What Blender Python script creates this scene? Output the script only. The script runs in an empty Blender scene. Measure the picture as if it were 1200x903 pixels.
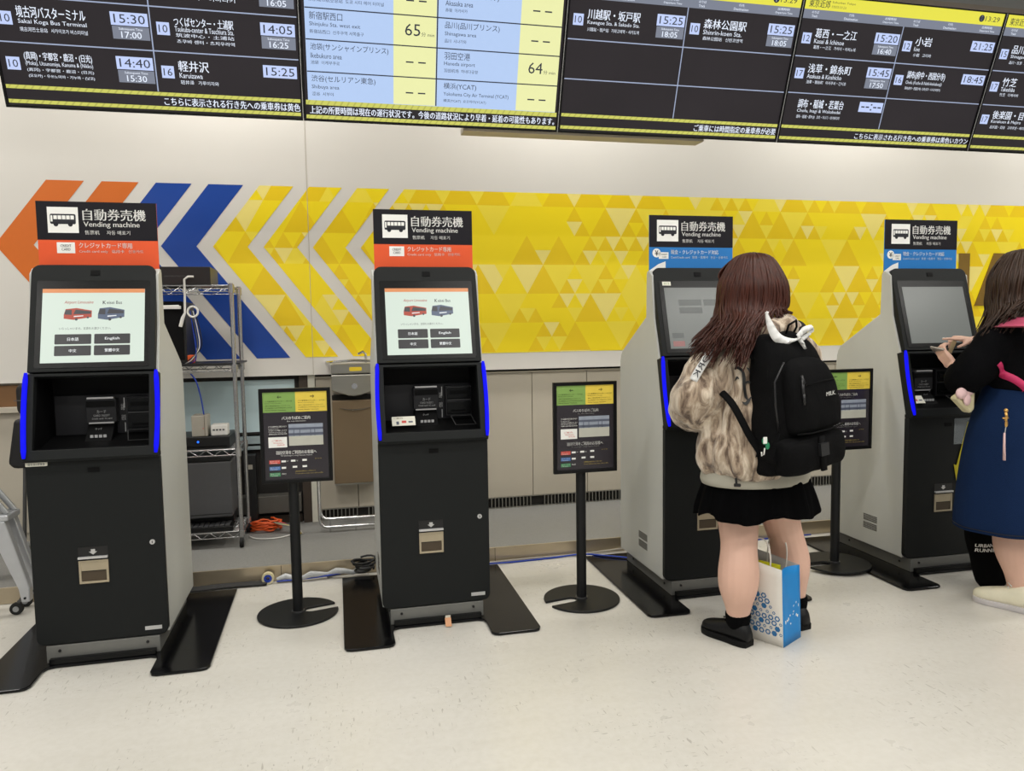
import bpy, bmesh, math, random
from math import sin, cos, pi, radians as R
from mathutils import Vector as V, Matrix, noise
random.seed(7)
scene = bpy.context.scene
COL = scene.collection

# ---------------------------------------------------------------- camera, world, lights, exposure
cam_d = bpy.data.cameras.new('camera'); cam = bpy.data.objects.new('camera', cam_d); COL.objects.link(cam)
_yaw, _pitch, _roll, _f = .2275, .0773, -.0150, 874.86
fw = V((sin(_yaw)*cos(_pitch), cos(_yaw)*cos(_pitch), -sin(_pitch)))
rt0 = V((cos(_yaw), -sin(_yaw), 0)); up0 = rt0.cross(fw)
rt = rt0*cos(_roll)+up0*sin(_roll); up = up0*cos(_roll)-rt0*sin(_roll)
cam.matrix_world = Matrix(((rt.x, up.x, -fw.x, 1.2466), (rt.y, up.y, -fw.y, -3.3733), (rt.z, up.z, -fw.z, 1.3661), (0, 0, 0, 1)))
cam_d.sensor_fit = 'HORIZONTAL'; cam_d.sensor_width = 36; cam_d.lens = _f/1200*36; cam_d.clip_start = .05
scene.camera = cam
world = bpy.data.worlds.new('world'); scene.world = world; world.use_nodes = True
bg = world.node_tree.nodes['Background']; bg.inputs[0].default_value = (.95, .97, 1, 1); bg.inputs[1].default_value = .30
LAMP_W = 22.0
vs = scene.view_settings
vs.view_transform = 'Standard'; vs.look = 'None'; vs.exposure = 0.0; vs.gamma = 1.0; vs.use_curve_mapping = False

# ---------------------------------------------------------------- materials
def lin(r, g, b):
    f = lambda c: (c/255)/12.92 if c/255 <= .04045 else (((c/255)+.055)/1.055)**2.4
    return (f(r), f(g), f(b), 1)
MATS = {}
def mat(name, rgb, rough=.5, metal=0.0, var=.06, scale=30, emit=0.0, bump=0.0, coat=0.0, stretch=None, spec=.5, alpha=1, trans=0):
    if name in MATS: return MATS[name]
    m = bpy.data.materials.new(name); m.use_nodes = True; nt = m.node_tree; n = nt.nodes; L = nt.links
    b = n['Principled BSDF']; c = lin(*rgb)
    b.inputs['Roughness'].default_value = rough; b.inputs['Metallic'].default_value = metal
    b.inputs['Specular IOR Level'].default_value = spec; b.inputs['Coat Weight'].default_value = coat
    b.inputs['Transmission Weight'].default_value = trans; b.inputs['Alpha'].default_value = alpha
    tc = n.new('ShaderNodeTexCoord'); mp = n.new('ShaderNodeMapping'); nz = n.new('ShaderNodeTexNoise')
    L.new(tc.outputs['Object'], mp.inputs[0]); L.new(mp.outputs[0], nz.inputs['Vector'])
    if stretch: mp.inputs['Scale'].default_value = stretch
    nz.inputs['Scale'].default_value = scale; nz.inputs['Detail'].default_value = 4
    cr = n.new('ShaderNodeMix'); cr.data_type = 'RGBA'
    cr.inputs[6].default_value = tuple(x*(1-var) for x in c[:3])+(1,); cr.inputs[7].default_value = tuple(min(1, x*(1+var)) for x in c[:3])+(1,)
    L.new(nz.outputs[0], cr.inputs[0])
    if emit:
        b.inputs['Base Color'].default_value = (.01, .01, .01, 1)
        L.new(cr.outputs[2], b.inputs['Emission Color']); b.inputs['Emission Strength'].default_value = emit
    else: L.new(cr.outputs[2], b.inputs['Base Color'])
    if bump:
        bp = n.new('ShaderNodeBump'); bp.inputs['Strength'].default_value = bump; bp.inputs['Distance'].default_value = .004
        L.new(nz.outputs[0], bp.inputs['Height']); L.new(bp.outputs[0], b.inputs['Normal'])
    MATS[name] = m; return m
def M(name): return MATS[name]
mat('machine_black', (27, 29, 29), .5, var=.12, scale=200, spec=.18)
mat('niche_black', (5, 5, 6), .6, spec=.15); mat('module_black', (36, 36, 39), .45, spec=.3)
mat('bezel_black', (10, 11, 12), .25, spec=.25); mat('gloss_black', (7, 7, 9), .16, spec=.3)
mat('side_grey', (184, 185, 180), .42, var=.03, scale=8, stretch=(1, 1, .2))
mat('plinth_grey', (118, 118, 114), .45, metal=.3)
mat('led_blue', (4, 6, 250), .9, emit=1.15, var=.25, scale=22, spec=.05)
mat('screen_lit', (222, 236, 222), .3, emit=.92, var=.02, scale=3)
mat('screen_idle', (136, 140, 134), .25, emit=.55, var=.05, scale=3)
mat('screen_idle_dark', (118, 122, 118), .3, emit=.5); mat('screen_pink', (196, 130, 125), .3, emit=.5)
mat('screen_orange', (235, 150, 90), .3, emit=.9); mat('screen_text', (60, 60, 66), .3, emit=.9); mat('screen_button', (42, 42, 46), .3, emit=.8)
mat('screen_red', (185, 70, 50), .3, emit=.9); mat('screen_bus_blue', (86, 100, 125), .3, emit=.9); mat('screen_white', (245, 250, 250), .3, emit=.95)
mat('disp_dark', (46, 41, 45), .4, emit=.75, var=.3, scale=2.2, spec=.12); mat('disp_blue', (176, 200, 238), .3, emit=1.05, var=.02); mat('disp_cream', (236, 238, 172), .3, emit=1.0, var=.02)
mat('disp_box', (190, 205, 245), .3, emit=1.05, var=.01); mat('disp_grey', (128, 134, 150), .3, emit=.9, var=.02); mat('disp_yellow', (232, 226, 70), .3, emit=1.0, var=.02)
mat('disp_hatch', (205, 205, 95), .3, emit=1.0, var=.02); mat('disp_hatch_dark', (182, 182, 82), .3, emit=1.0); mat('disp_ink', (38, 44, 62), .3, emit=.8); mat('disp_line', (160, 172, 200), .3, emit=1.0); mat('disp_text', (232, 240, 255), .3, emit=1.05, var=.01)
mat('white_print', (238, 238, 234), .5, var=.02); mat('black_print', (22, 24, 34), .5, var=.03); mat('sign_black', (26, 24, 30), .45, var=.04, spec=.2); mat('sign_orange', (226, 84, 34), .45, var=.03); mat('sign_blue', (22, 116, 190), .45, var=.03)
mat('chrome', (215, 215, 215), .16, 1.0, var=.03); mat('steel', (170, 168, 160), .32, .9, var=.06, scale=12, stretch=(1, 1, 12)); mat('wire_chrome', (190, 190, 190), .25, .9)
mat('silver_bar', (200, 200, 200), .35, .5); mat('slot_beige', (172, 160, 136), .35, .3); mat('slot_dark', (70, 58, 42), .5)
mat('wall_white', (222, 218, 210), .6, var=.025, scale=3, bump=.03); mat('wall_orange', (216, 108, 22), .5, var=.03); mat('wall_blue', (0, 64, 156), .5, var=.04, scale=4)
mat('letter_brown', (128, 98, 30), .5); mat('panel_beige', (188, 180, 164), .5, var=.06, scale=5, bump=.04); mat('dark_gap', (30, 27, 24), .8); mat('dark_brown', (66, 55, 46), .6)
mat('vent_dark', (36, 34, 32), .6); mat('mullion', (222, 220, 206), .5); mat('film_blue', (200, 222, 226), .45, var=.03, scale=2); mat('rail_pale', (150, 165, 168), .4); mat('shelf_grey', (92, 90, 84), .5)
mat('kerb_steel', (188, 174, 150), .28, .6, var=.08, scale=6); mat('ceiling_white', (205, 205, 200), .8); mat('bulkhead_grey', (86, 86, 84), .6); mat('bulkhead_brown', (84, 74, 62), .6)
mat('stand_black', (20, 21, 22), .45, var=.1, scale=120, spec=.3); mat('frame_black', (10, 10, 11), .35, spec=.25)
mat('poster_dark', (44, 40, 46), .25, var=.05); mat('poster_green', (128, 164, 84), .4); mat('poster_yellow', (226, 200, 76), .4); mat('poster_photo', (150, 158, 172), .3, var=.25, scale=30); mat('poster_photo_low', (188, 188, 176), .3); mat('poster_grey', (88, 94, 110), .3)
mat('poster_red', (206, 84, 76), .4); mat('poster_blue', (74, 116, 176), .4); mat('poster_emerald', (72, 140, 96), .4); mat('ink_green', (50, 70, 30), .5); mat('ink_brown', (96, 74, 20), .5); mat('ink_gold', (170, 150, 70), .5)
mat('skin', (222, 180, 160), .5, var=.05, scale=14); mat('lip', (180, 100, 96), .45); mat('eye_white', (235, 232, 228), .3); mat('iris', (40, 26, 18), .2)
mat('sweater', (10, 10, 12), .95, var=.4, scale=240, bump=.6, spec=.06); mat('skirt_black', (5, 5, 6), .9, spec=.05); mat('denim', (20, 38, 70), .9, var=.4, scale=300, bump=.3, spec=.08)
mat('shirt_grey', (168, 164, 150), .85); mat('hood_lining', (24, 20, 18), .9); mat('shoe_black', (13, 13, 14), .5, spec=.3); mat('shoe_sole_black', (10, 10, 10), .6, spec=.2); mat('sock_black', (7, 7, 8), .95, bump=.5, scale=300, spec=.08)
mat('shoe_cream', (240, 234, 208), .55); mat('sole_white', (205, 200, 200), .6); mat('lace_white', (232, 232, 226), .7)
mat('pack_black', (12, 12, 13), .85, var=.4, scale=140, bump=.4, spec=.1); mat('strap_black', (6, 6, 7), .75, spec=.12); mat('buckle_black', (26, 26, 28), .4)
mat('ribbon_white', (224, 224, 222), .8, bump=.3, scale=60); mat('charm_green', (30, 130, 90), .4); mat('pink', (222, 92, 130), .6); mat('pink_strap', (196, 40, 96), .6); mat('pale_pink', (224, 190, 190), .7); mat('gold', (214, 168, 96), .3, .8)
mat('bag_paper', (226, 222, 214), .7, var=.03, bump=.1, scale=20); mat('bag_blue', (0, 130, 204), .5); mat('bag_print', (40, 106, 160), .6); mat('bag_inside', (176, 172, 168), .8); mat('paper_yellow', (214, 214, 30), .6)
mat('tote_black', (8, 8, 9), .9, spec=.08); mat('phone_grey', (168, 160, 150), .3, .4); mat('card_beige', (206, 184, 140), .5); mat('device_grey', (166, 160, 148), .5); mat('device_black', (16, 16, 17), .4); mat('device_charcoal', (84, 84, 86), .5, bump=.1, scale=40)
mat('led_dot', (20, 90, 255), .4, emit=3); mat('orange_cable', (226, 92, 36), .5); mat('blue_cable', (20, 60, 170), .4); mat('black_cable', (14, 14, 15), .5); mat('plastic_wrap', (186, 188, 190), .25, var=.2, scale=60, bump=.4)
mat('white_cable', (226, 224, 218), .5); mat('stool_silver', (196, 198, 202), .3, .6); mat('stool_grey', (156, 158, 160), .4, .5); mat('tube_grey', (92, 92, 92), .35, .6); mat('rubber', (14, 14, 14), .7); mat('pad_black', (22, 20, 22), .6)
mat('notice_white', (228, 226, 212), .5); mat('arrow_yellow', (206, 190, 10), .5); mat('sticker_yellow', (226, 196, 40), .5); mat('wood_brown', (128, 92, 56), .6); mat('tape_cream', (220, 210, 170), .5); mat('light_panel', (255, 252, 244), .4, emit=4.0, var=0)
mat('fountain_brown', (126, 108, 84), .38, .35, var=.08, scale=5)
mat('tag_orange', (206, 150, 110), .6); mat('acrylic', (210, 220, 225), .08, alpha=.18)

def floor_mat():
    m = bpy.data.materials.new('floor_vinyl'); m.use_nodes = True; nt = m.node_tree; n = nt.nodes; L = nt.links; b = n['Principled BSDF']
    tc = n.new('ShaderNodeTexCoord'); out = tc.outputs['Object']
    def nz(scale, det=5, st=None):
        x = n.new('ShaderNodeTexNoise'); x.inputs['Scale'].default_value = scale; x.inputs['Detail'].default_value = det
        if st:
            mp = n.new('ShaderNodeMapping'); mp.inputs['Scale'].default_value = st; mp.inputs['Rotation'].default_value = (0, 0, .5); L.new(out, mp.inputs[0]); L.new(mp.outputs[0], x.inputs['Vector'])
        else: L.new(out, x.inputs['Vector'])
        return x.outputs[0]
    def ramp(src, stops):
        r = n.new('ShaderNodeValToRGB'); L.new(src, r.inputs[0]); e = r.color_ramp.elements
        e[0].position, e[0].color = stops[0]; e[1].position, e[1].color = stops[1]
        return r.outputs[0]
    def mix(f, a, bb, mode='MIX'):
        x = n.new('ShaderNodeMix'); x.data_type = 'RGBA'; x.blend_type = mode
        for s, v in ((0, f), (6, a), (7, bb)):
            if hasattr(v, 'links'): L.new(v, x.inputs[s])
            else: x.inputs[s].default_value = v
        return x.outputs[2]
    base = ramp(nz(.9, 2), [(.3, lin(204, 201, 193)), (.75, lin(214, 211, 204))])
    fine = ramp(nz(38, 6), [(.3, (.93, .925, .91, 1)), (.65, (1, 1, 1, 1))]); smear = ramp(nz(9, 3, (.35, 1.6, 1)), [(.25, (.955, .95, .94, 1)), (.75, (1, 1, 1, 1))])
    c = mix(.8, mix(.8, base, fine, 'MULTIPLY'), smear, 'MULTIPLY')
    # scuffs: short dark strokes, more of them in worn areas
    ms = ramp(nz(2.3, 2), [(.45, (0, 0, 0, 1)), (.60, (1, 1, 1, 1))])
    for sc_, st_, th in ((90, (1, .16, 1), .69), (120, (.2, 1, 1), .70), (150, (1, .35, 1), .70)):
        sc = ramp(nz(sc_, 1, st_), [(th, (1, 1, 1, 1)), (th+.03, (.55, .53, .50, 1))]); c = mix(ms, c, mix(.75, c, sc, 'MULTIPLY'))
    L.new(c, b.inputs['Base Color'])
    rr_ = ramp(nz(4, 6), [(.2, (.26, .26, .26, 1)), (.8, (.32, .32, .32, 1))]); L.new(rr_, b.inputs['Roughness'])
    return m
def carpet_mat():
    m = mat('platform_speckle', (132, 131, 127), .9, var=.35, scale=260, bump=.3); return m
def tri_mat():
    m = bpy.data.materials.new('triangle_print'); m.use_nodes = True; nt = m.node_tree; n = nt.nodes; L = nt.links; b = n['Principled BSDF']
    tc = n.new('ShaderNodeTexCoord'); sp = n.new('ShaderNodeSeparateXYZ'); L.new(tc.outputs['Object'], sp.inputs[0])
    def ma(op, a, bb=None):
        x = n.new('ShaderNodeMath'); x.operation = op
        for i, v in enumerate((a, bb)):
            if v is None: continue
            if hasattr(v, 'links'): L.new(v, x.inputs[i])
            else: x.inputs[i].default_value = v
        return x.outputs[0]
    def tri(H, seed):
        j = ma('DIVIDE', sp.outputs[2], H); i = ma('SUBTRACT', ma('DIVIDE', sp.outputs[0], H*1.155), ma('MULTIPLY', j, .5))
        t = ma('GREATER_THAN', ma('ADD', ma('FRACT', i), ma('FRACT', j)), 1.0)
        cb = n.new('ShaderNodeCombineXYZ'); L.new(ma('FLOOR', i), cb.inputs[0]); L.new(ma('ADD', ma('FLOOR', j), seed), cb.inputs[1]); L.new(t, cb.inputs[2])
        w = n.new('ShaderNodeTexWhiteNoise'); w.noise_dimensions = '3D'; L.new(cb.outputs[0], w.inputs['Vector']); return w.outputs['Value'], t
    def ramp(src, st):
        r = n.new('ShaderNodeValToRGB'); r.color_ramp.interpolation = 'CONSTANT'; L.new(src, r.inputs[0]); e = r.color_ramp.elements
        e[0].position, e[0].color = st[0]; e[1].position, e[1].color = st[1]
        for p, c in st[2:]:
            x = e.new(p); x.color = c
        return r.outputs[0]
    def mix(f, p, q):
        x = n.new('ShaderNodeMix'); x.data_type = 'RGBA'; L.new(f, x.inputs[0]); L.new(p, x.inputs[6]); L.new(q, x.inputs[7]); return x.outputs[2]
    A, B, C, D = lin(253, 226, 6), lin(244, 208, 2), lin(251, 228, 62), lin(248, 230, 128)
    bw, bt = tri(.200, 0.0); sw, st_ = tri(.100, 50.0); g1, _ = tri(.200, 7.0); g2, _ = tri(.100, 9.0)
    big = mix(bt, ramp(bw, [(0, A), (.30, B), (.94, C)]), ramp(bw, [(0, A), (.52, C), (.80, D)]))
    small = mix(st_, ramp(sw, [(0, B), (.6, A), (.9, C)]), ramp(sw, [(0, A), (.35, D), (.8, C)]))
    col = mix(ma('MULTIPLY', ma('LESS_THAN', g1, .30), ma('LESS_THAN', g2, .8)), big, small)
    L.new(col, b.inputs['Base Color']); b.inputs['Roughness'].default_value = .5
    MATS['triangle_print'] = m; return m
def velvet_mat():
    m = bpy.data.materials.new('velvet_beige'); m.use_nodes = True; nt = m.node_tree; n = nt.nodes; L = nt.links; b = n['Principled BSDF']
    tc = n.new('ShaderNodeTexCoord'); mp = n.new('ShaderNodeMapping'); mp.inputs['Scale'].default_value = (1, 1, .24); L.new(tc.outputs['Object'], mp.inputs[0])
    nz = n.new('ShaderNodeTexNoise'); nz.inputs['Scale'].default_value = 22; nz.inputs['Detail'].default_value = 6; nz.inputs['Roughness'].default_value = .6; nz.inputs['Distortion'].default_value = .6
    L.new(mp.outputs[0], nz.inputs['Vector']); r = n.new('ShaderNodeValToRGB'); L.new(nz.outputs[0], r.inputs[0]); e = r.color_ramp.elements
    e[0].position, e[0].color = .38, lin(92, 72, 56); e[1].position, e[1].color = .64, lin(222, 208, 188)  # dark end: nap streaks, plus fold shade painted into the colour
    x = e.new(.50); x.color = lin(172, 152, 130)
    L.new(r.outputs[0], b.inputs['Base Color']); b.inputs['Roughness'].default_value = .75; b.inputs['Sheen Weight'].default_value = .4
    bp = n.new('ShaderNodeBump'); bp.inputs['Strength'].default_value = .9; bp.inputs['Distance'].default_value = .02; L.new(nz.outputs[0], bp.inputs['Height']); L.new(bp.outputs[0], b.inputs['Normal'])
    MATS['velvet'] = m; return m
def hair_mat(name, a, c):
    m = bpy.data.materials.new(name); m.use_nodes = True; nt = m.node_tree; n = nt.nodes; L = nt.links; b = n['Principled BSDF']
    tc = n.new('ShaderNodeTexCoord'); mp = n.new('ShaderNodeMapping'); mp.inputs['Scale'].default_value = (90, 90, 5); L.new(tc.outputs['Object'], mp.inputs[0])
    nz = n.new('ShaderNodeTexNoise'); nz.inputs['Scale'].default_value = 1.0; nz.inputs['Detail'].default_value = 3; L.new(mp.outputs[0], nz.inputs['Vector'])
    x = n.new('ShaderNodeMix'); x.data_type = 'RGBA'; x.inputs[6].default_value = lin(*a); x.inputs[7].default_value = lin(*c); L.new(nz.outputs[0], x.inputs[0]); L.new(x.outputs[2], b.inputs['Base Color'])
    b.inputs['Roughness'].default_value = .46; b.inputs['Specular IOR Level'].default_value = .35; MATS[name] = m; return m
floor_m = floor_mat(); carpet_mat(); tri_mat(); velvet_mat(); hair_mat('hair_auburn', (16, 7, 5), (86, 38, 22)); hair_mat('hair_dark', (16, 10, 7), (70, 46, 30))

# ---------------------------------------------------------------- mesh building
class MB:
    def __init__(s): s.v = []; s.f = []; s.m = []; s.cur = 0
    def add(s, vs, fs):
        o = len(s.v); s.v += [tuple(p) for p in vs]; s.f += [tuple(i+o for i in f) for f in fs]; s.m += [s.cur]*len(fs); return s
    def box(s, x0, y0, z0, x1, y1, z1):
        return s.add([(x0, y0, z0), (x1, y0, z0), (x1, y1, z0), (x0, y1, z0), (x0, y0, z1), (x1, y0, z1), (x1, y1, z1), (x0, y1, z1)],
                     [(0, 3, 2, 1), (4, 5, 6, 7), (0, 1, 5, 4), (1, 2, 6, 5), (2, 3, 7, 6), (3, 0, 4, 7)])
    def prism(s, pts, a, b, axis='y'):
        # pts 2D; axis y: (x,z); axis x: (y,z); axis z: (x,y)
        g = {'y': lambda p, t: (p[0], t, p[1]), 'x': lambda p, t: (t, p[0], p[1]), 'z': lambda p, t: (p[0], p[1], t)}[axis]
        n = len(pts); ar = sum(pts[i][0]*pts[(i+1) % n][1]-pts[(i+1) % n][0]*pts[i][1] for i in range(n))
        if ar < 0: pts = pts[::-1]
        vs = [g(p, a) for p in pts]+[g(p, b) for p in pts]
        fs = [tuple(range(n)), tuple(range(2*n-1, n-1, -1))]+[(i, i+n, (i+1) % n+n, (i+1) % n) for i in range(n)]
        if axis in 'xz': fs = [f[::-1] for f in fs]
        return s.add(vs, fs)
    def ring_prism(s, o, i, y0, y1):
        n = len(o); vs = [(p[0], y0, p[1]) for p in o]+[(p[0], y0, p[1]) for p in i]+[(p[0], y1, p[1]) for p in o]+[(p[0], y1, p[1]) for p in i]; fs = []
        for k in range(n):
            j = (k+1) % n
            fs += [(k, j, n+j, n+k), (2*n+k, 3*n+k, 3*n+j, 2*n+j), (k, 2*n+k, 2*n+j, j), (n+k, n+j, 3*n+j, 3*n+k)]
        return s.add(vs, fs)
    def tube(s, pts, r, seg=8, cap=True, flat=1.0, ref=None):
        pts = [V(p) for p in pts]; n = len(pts); rs = r if isinstance(r, (list, tuple)) else [r]*n; vs = []; fs = []
        t0 = (pts[1]-pts[0]).normalized(); nrm = V(ref) if ref else (V((0, 0, 1)) if abs(t0.z) < .9 else V((1, 0, 0)))
        nrm = (nrm-t0*nrm.dot(t0)).normalized()
        for k in range(n):
            t = (pts[min(k+1, n-1)]-pts[max(k-1, 0)]).normalized(); nrm = (nrm-t*nrm.dot(t))
            nrm = nrm.normalized() if nrm.length > 1e-6 else t.orthogonal().normalized()
            bn = t.cross(nrm)
            for a in range(seg):
                q = 2*pi*a/seg; vs.append(pts[k]+bn*cos(q)*rs[k]+nrm*sin(q)*rs[k]*flat)
        for k in range(n-1):
            for a in range(seg):
                b = (a+1) % seg; fs.append((k*seg+a, k*seg+b, (k+1)*seg+b, (k+1)*seg+a))
        if cap: fs += [tuple(range(seg))[::-1], tuple((n-1)*seg+a for a in range(seg))]
        return s.add(vs, fs)
    def cyl(s, p0, p1, r, seg=16, r2=None): return s.tube([p0, p1], [r, r if r2 is None else r2], seg)
    def sphere(s, c, r, seg=12, rings=8, sc=(1, 1, 1)):
        c = V(c); vs = [c+V((0, 0, r*sc[2]))]; fs = []
        for i in range(1, rings):
            t = pi*i/rings
            for a in range(seg): q = 2*pi*a/seg; vs.append(c+V((r*sc[0]*sin(t)*cos(q), r*sc[1]*sin(t)*sin(q), r*sc[2]*cos(t))))
        vs.append(c-V((0, 0, r*sc[2])))
        for a in range(seg):
            b = (a+1) % seg; fs.append((0, 1+a, 1+b)); fs.append((len(vs)-1, 1+(rings-2)*seg+b, 1+(rings-2)*seg+a))
            for i in range(rings-2): fs.append((1+i*seg+a, 1+(i+1)*seg+a, 1+(i+1)*seg+b, 1+i*seg+b))
        return s.add(vs, fs)
    def loft(s, rings, cap=True):
        n = len(rings[0]); vs = [p for r_ in rings for p in r_]; fs = []
        for k in range(len(rings)-1):
            for a in range(n): b = (a+1) % n; fs.append((k*n+a, k*n+b, (k+1)*n+b, (k+1)*n+a))
        if cap: fs += [tuple(range(n))[::-1], tuple((len(rings)-1)*n+a for a in range(n))]
        return s.add(vs, fs)
    def grid(s, rows, closed=False):
        n = len(rows[0]); vs = [p for r_ in rows for p in r_]; fs = []
        for k in range(len(rows)-1):
            for a in range(n-(0 if closed else 1)): b = (a+1) % n; fs.append((k*n+a, k*n+b, (k+1)*n+b, (k+1)*n+a))
        return s.add(vs, fs)
    def xf(s, mtx): s.v = [tuple(mtx @ V(p)) for p in s.v]; return s
    def mesh(s, name='m'):
        me = bpy.data.meshes.new(name); me.from_pydata(s.v, [], s.f); me.polygons.foreach_set('material_index', s.m); me.update(); return me
def put(name, me, m, parent=None, loc=(0, 0, 0), rot=(0, 0, 0), bevel=0, smooth=None, sub=0, weld=False, kind=None, fix=True):
    if isinstance(me, MB): me = me.mesh(name)
    if fix:
        bm = bmesh.new(); bm.from_mesh(me)
        if weld: bmesh.ops.remove_doubles(bm, verts=bm.verts, dist=1e-5)
        bmesh.ops.recalc_face_normals(bm, faces=bm.faces); bm.to_mesh(me); bm.free()
    me.materials.clear()
    for x in (m if isinstance(m, (list, tuple)) else [m]): me.materials.append(MATS[x] if isinstance(x, str) else x)
    o = bpy.data.objects.new(name, me); COL.objects.link(o); o.parent = parent; o.location = loc; o.rotation_euler = rot
    if smooth:
        for p in me.polygons: p.use_smooth = True
        if smooth != 'all': me.set_sharp_from_angle(angle=R(smooth if smooth is not True else 40))
    if bevel:
        b = o.modifiers.new('bevel', 'BEVEL'); b.width = bevel; b.segments = 2; b.limit_method = 'ANGLE'; b.angle_limit = R(40)
    if sub:
        b = o.modifiers.new('sub', 'SUBSURF'); b.levels = b.render_levels = sub
    if kind: o['kind'] = kind
    return o
def tag(o, label, cat, group=None):
    o['label'] = label; o['category'] = cat
    if group: o['group'] = group
    return o
def thing(name, label, cat, loc=(0, 0, 0), rz=0, group=None):
    o = bpy.data.objects.new(name, None); COL.objects.link(o); o.location = loc; o.rotation_euler = (0, 0, rz); o.empty_display_size = .1
    return tag(o, label, cat, group)
def rr(x0, z0, x1, z1, r, n=5):
    r = r if isinstance(r, (list, tuple)) else [r]*4   # bl br tr tl
    P = []
    for (cx, cz, a0, q) in ((x0+r[0], z0+r[0], pi, r[0]), (x1-r[1], z0+r[1], 1.5*pi, r[1]), (x1-r[2], z1-r[2], 0, r[2]), (x0+r[3], z1-r[3], .5*pi, r[3])):
        for k in range(n+1):
            a = a0+.5*pi*k/n; P.append((cx+q*cos(a), cz+q*sin(a)))
    return P
# flat print: text and shapes in a (u, v) plane that faces -Y; d = how proud
_tc = {}
def textmesh(body, bold, res):
    k = (body, res)
    if k not in _tc:
        c = bpy.data.curves.new('t', 'FONT'); c.body = body; c.resolution_u = res
        o = bpy.data.objects.new('t', c); COL.objects.link(o); dg = bpy.context.evaluated_depsgraph_get(); dg.update()
        me = bpy.data.meshes.new_from_object(o.evaluated_get(dg)); vs = [(v.co.x, v.co.y) for v in me.vertices]; fs = [tuple(p.vertices) for p in me.polygons]
        bpy.data.objects.remove(o); bpy.data.curves.remove(c); bpy.data.meshes.remove(me)
        x = [p[0] for p in vs] or [0, 1]; y = [p[1] for p in vs] or [0, 1]
        _tc[k] = (vs, fs, min(x), max(x), min(y), max(y))
    return _tc[k]
class Print(MB):
    def __init__(s, d=.0008): super().__init__(); s.d = d; s.seg = []
    def text(s, body, u0, v0, u1, v1, bold=.012, res=2, shear=0):
        vs, fs, a, b, c, e = textmesh(body, bold, res); sx = (u1-u0)/max(b-a, 1e-6); sz = (v1-v0)/max(e-c, 1e-6)
        k = max(0, bold)*.9*(v1-v0); o = len(s.v); s.seg.append(len(s.f))
        for du in ((0,) if k == 0 else (-k, k)): s.add([(u0+du+(x-a)*sx*(1-2*k/max(u1-u0, 1e-6))+k+shear*(y-c)*sz, -s.d, v0+(y-c)*sz) for x, y in vs], fs)
        return s
    def rect(s, u0, v0, u1, v1):
        s.seg.append(len(s.f)); return s.add([(u0, -s.d, v0), (u1, -s.d, v0), (u1, -s.d, v1), (u0, -s.d, v1)], [(0, 1, 2, 3)])
    def poly(s, pts):
        s.seg.append(len(s.f)); return s.add([(p[0], -s.d, p[1]) for p in pts], [tuple(range(len(pts)))])
    def disc(s, u, v, r, n=16): return s.poly([(u+r*cos(2*pi*k/n), v+r*sin(2*pi*k/n)) for k in range(n)])
    def ring(s, u, v, r, w, n=6, a0=0):
        P = [(u+r*cos(a0+2*pi*k/n), -s.d, v+r*sin(a0+2*pi*k/n)) for k in range(n)]+[(u+(r-w)*cos(a0+2*pi*k/n), -s.d, v+(r-w)*sin(a0+2*pi*k/n)) for k in range(n)]
        return s.add(P, [(k, (k+1) % n, n+(k+1) % n, n+k) for k in range(n)])
def pr(name, p, m, parent, loc=(0, 0, 0), rot=(0, 0, 0), split=False, kind=None):
    if not split or len(p.seg) < 2: return put(name, p, m, parent, loc, rot, fix=False, kind=kind)
    ends = p.seg[1:]+[len(p.f)]
    for a, b in zip(p.seg, ends):
        ids = sorted({i for f in p.f[a:b] for i in f}); mp = {i: k for k, i in enumerate(ids)}
        put(name, MB().add([p.v[i] for i in ids], [tuple(mp[i] for i in f) for f in p.f[a:b]]), m, parent, loc, rot, fix=False)

# ---------------------------------------------------------------- setting
def struct(name, mb, m, parent=None, **k):
    o = put(name, mb, m, parent, **k)
    if parent is None: o['kind'] = 'structure'
    return o
struct('floor', MB().box(-5, -8, -.1, 12, 2.2, 0), floor_m)
ceil = struct('ceiling', MB().box(-5, -8, 3.6, 12, 2.2, 3.7), 'ceiling_white')
wall = struct('wall_back', MB().box(-5, 1.70, 1.076, 12, 2.1, 3.6), 'wall_white', fix=True)
struct('trim_1', MB().box(-5, .838, 0, 12, 1.95, .083), 'platform_speckle', bevel=.002)['label'] = 'raised speckled platform along the wall'
kerb = struct('trim_2', MB().box(-5, .826, .001, 12, .8379, .0845), 'kerb_steel', bevel=.001)
kj = MB()
for x in (.9, 2.1, 3.3, 4.5): kj.box(x, .825, .004, x+.003, .8262, .083)
put('joint', kj, 'dark_brown', kerb)
TOP, APX, BOT, SL = 2.292, 1.905, 1.192, .76
def chevron(x, w):
    return [(x, TOP), (x+w, TOP), (x+w-SL*(TOP-APX), APX), (x+w-SL*(TOP-APX)+SL*(APX-BOT), BOT), (x-SL*(TOP-APX)+SL*(APX-BOT), BOT), (x-SL*(TOP-APX), APX)]
for k, m in enumerate(['wall_orange', 'wall_orange', 'wall_blue', 'wall_blue', 'triangle_print', 'triangle_print', 'triangle_print']):
    pr('chevron', Print(-1.6985).poly(chevron(-.43+.305*k, .207)[::1]), m, wall)
c = chevron(-.43+.305*7, 0)
pr('triangle_field', Print(-1.6985).poly([(c[0][0], TOP), (c[5][0], APX), (c[4][0], BOT), (11.9, BOT), (11.9, TOP)]), 'triangle_print', wall)
put('panel_seam', MB().box(1.080, 1.6975, 1.08, 1.083, 1.7, 3.0), 'panel_beige', wall)
for nm, pts in (('wall_letter', [(6.11, 1.50), (6.21, 1.50), (6.21, 1.905), (6.11, 1.905)]),):
    put(nm, MB().prism(pts, 1.690, 1.6984), 'letter_brown', wall)
lt = MB()
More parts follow.
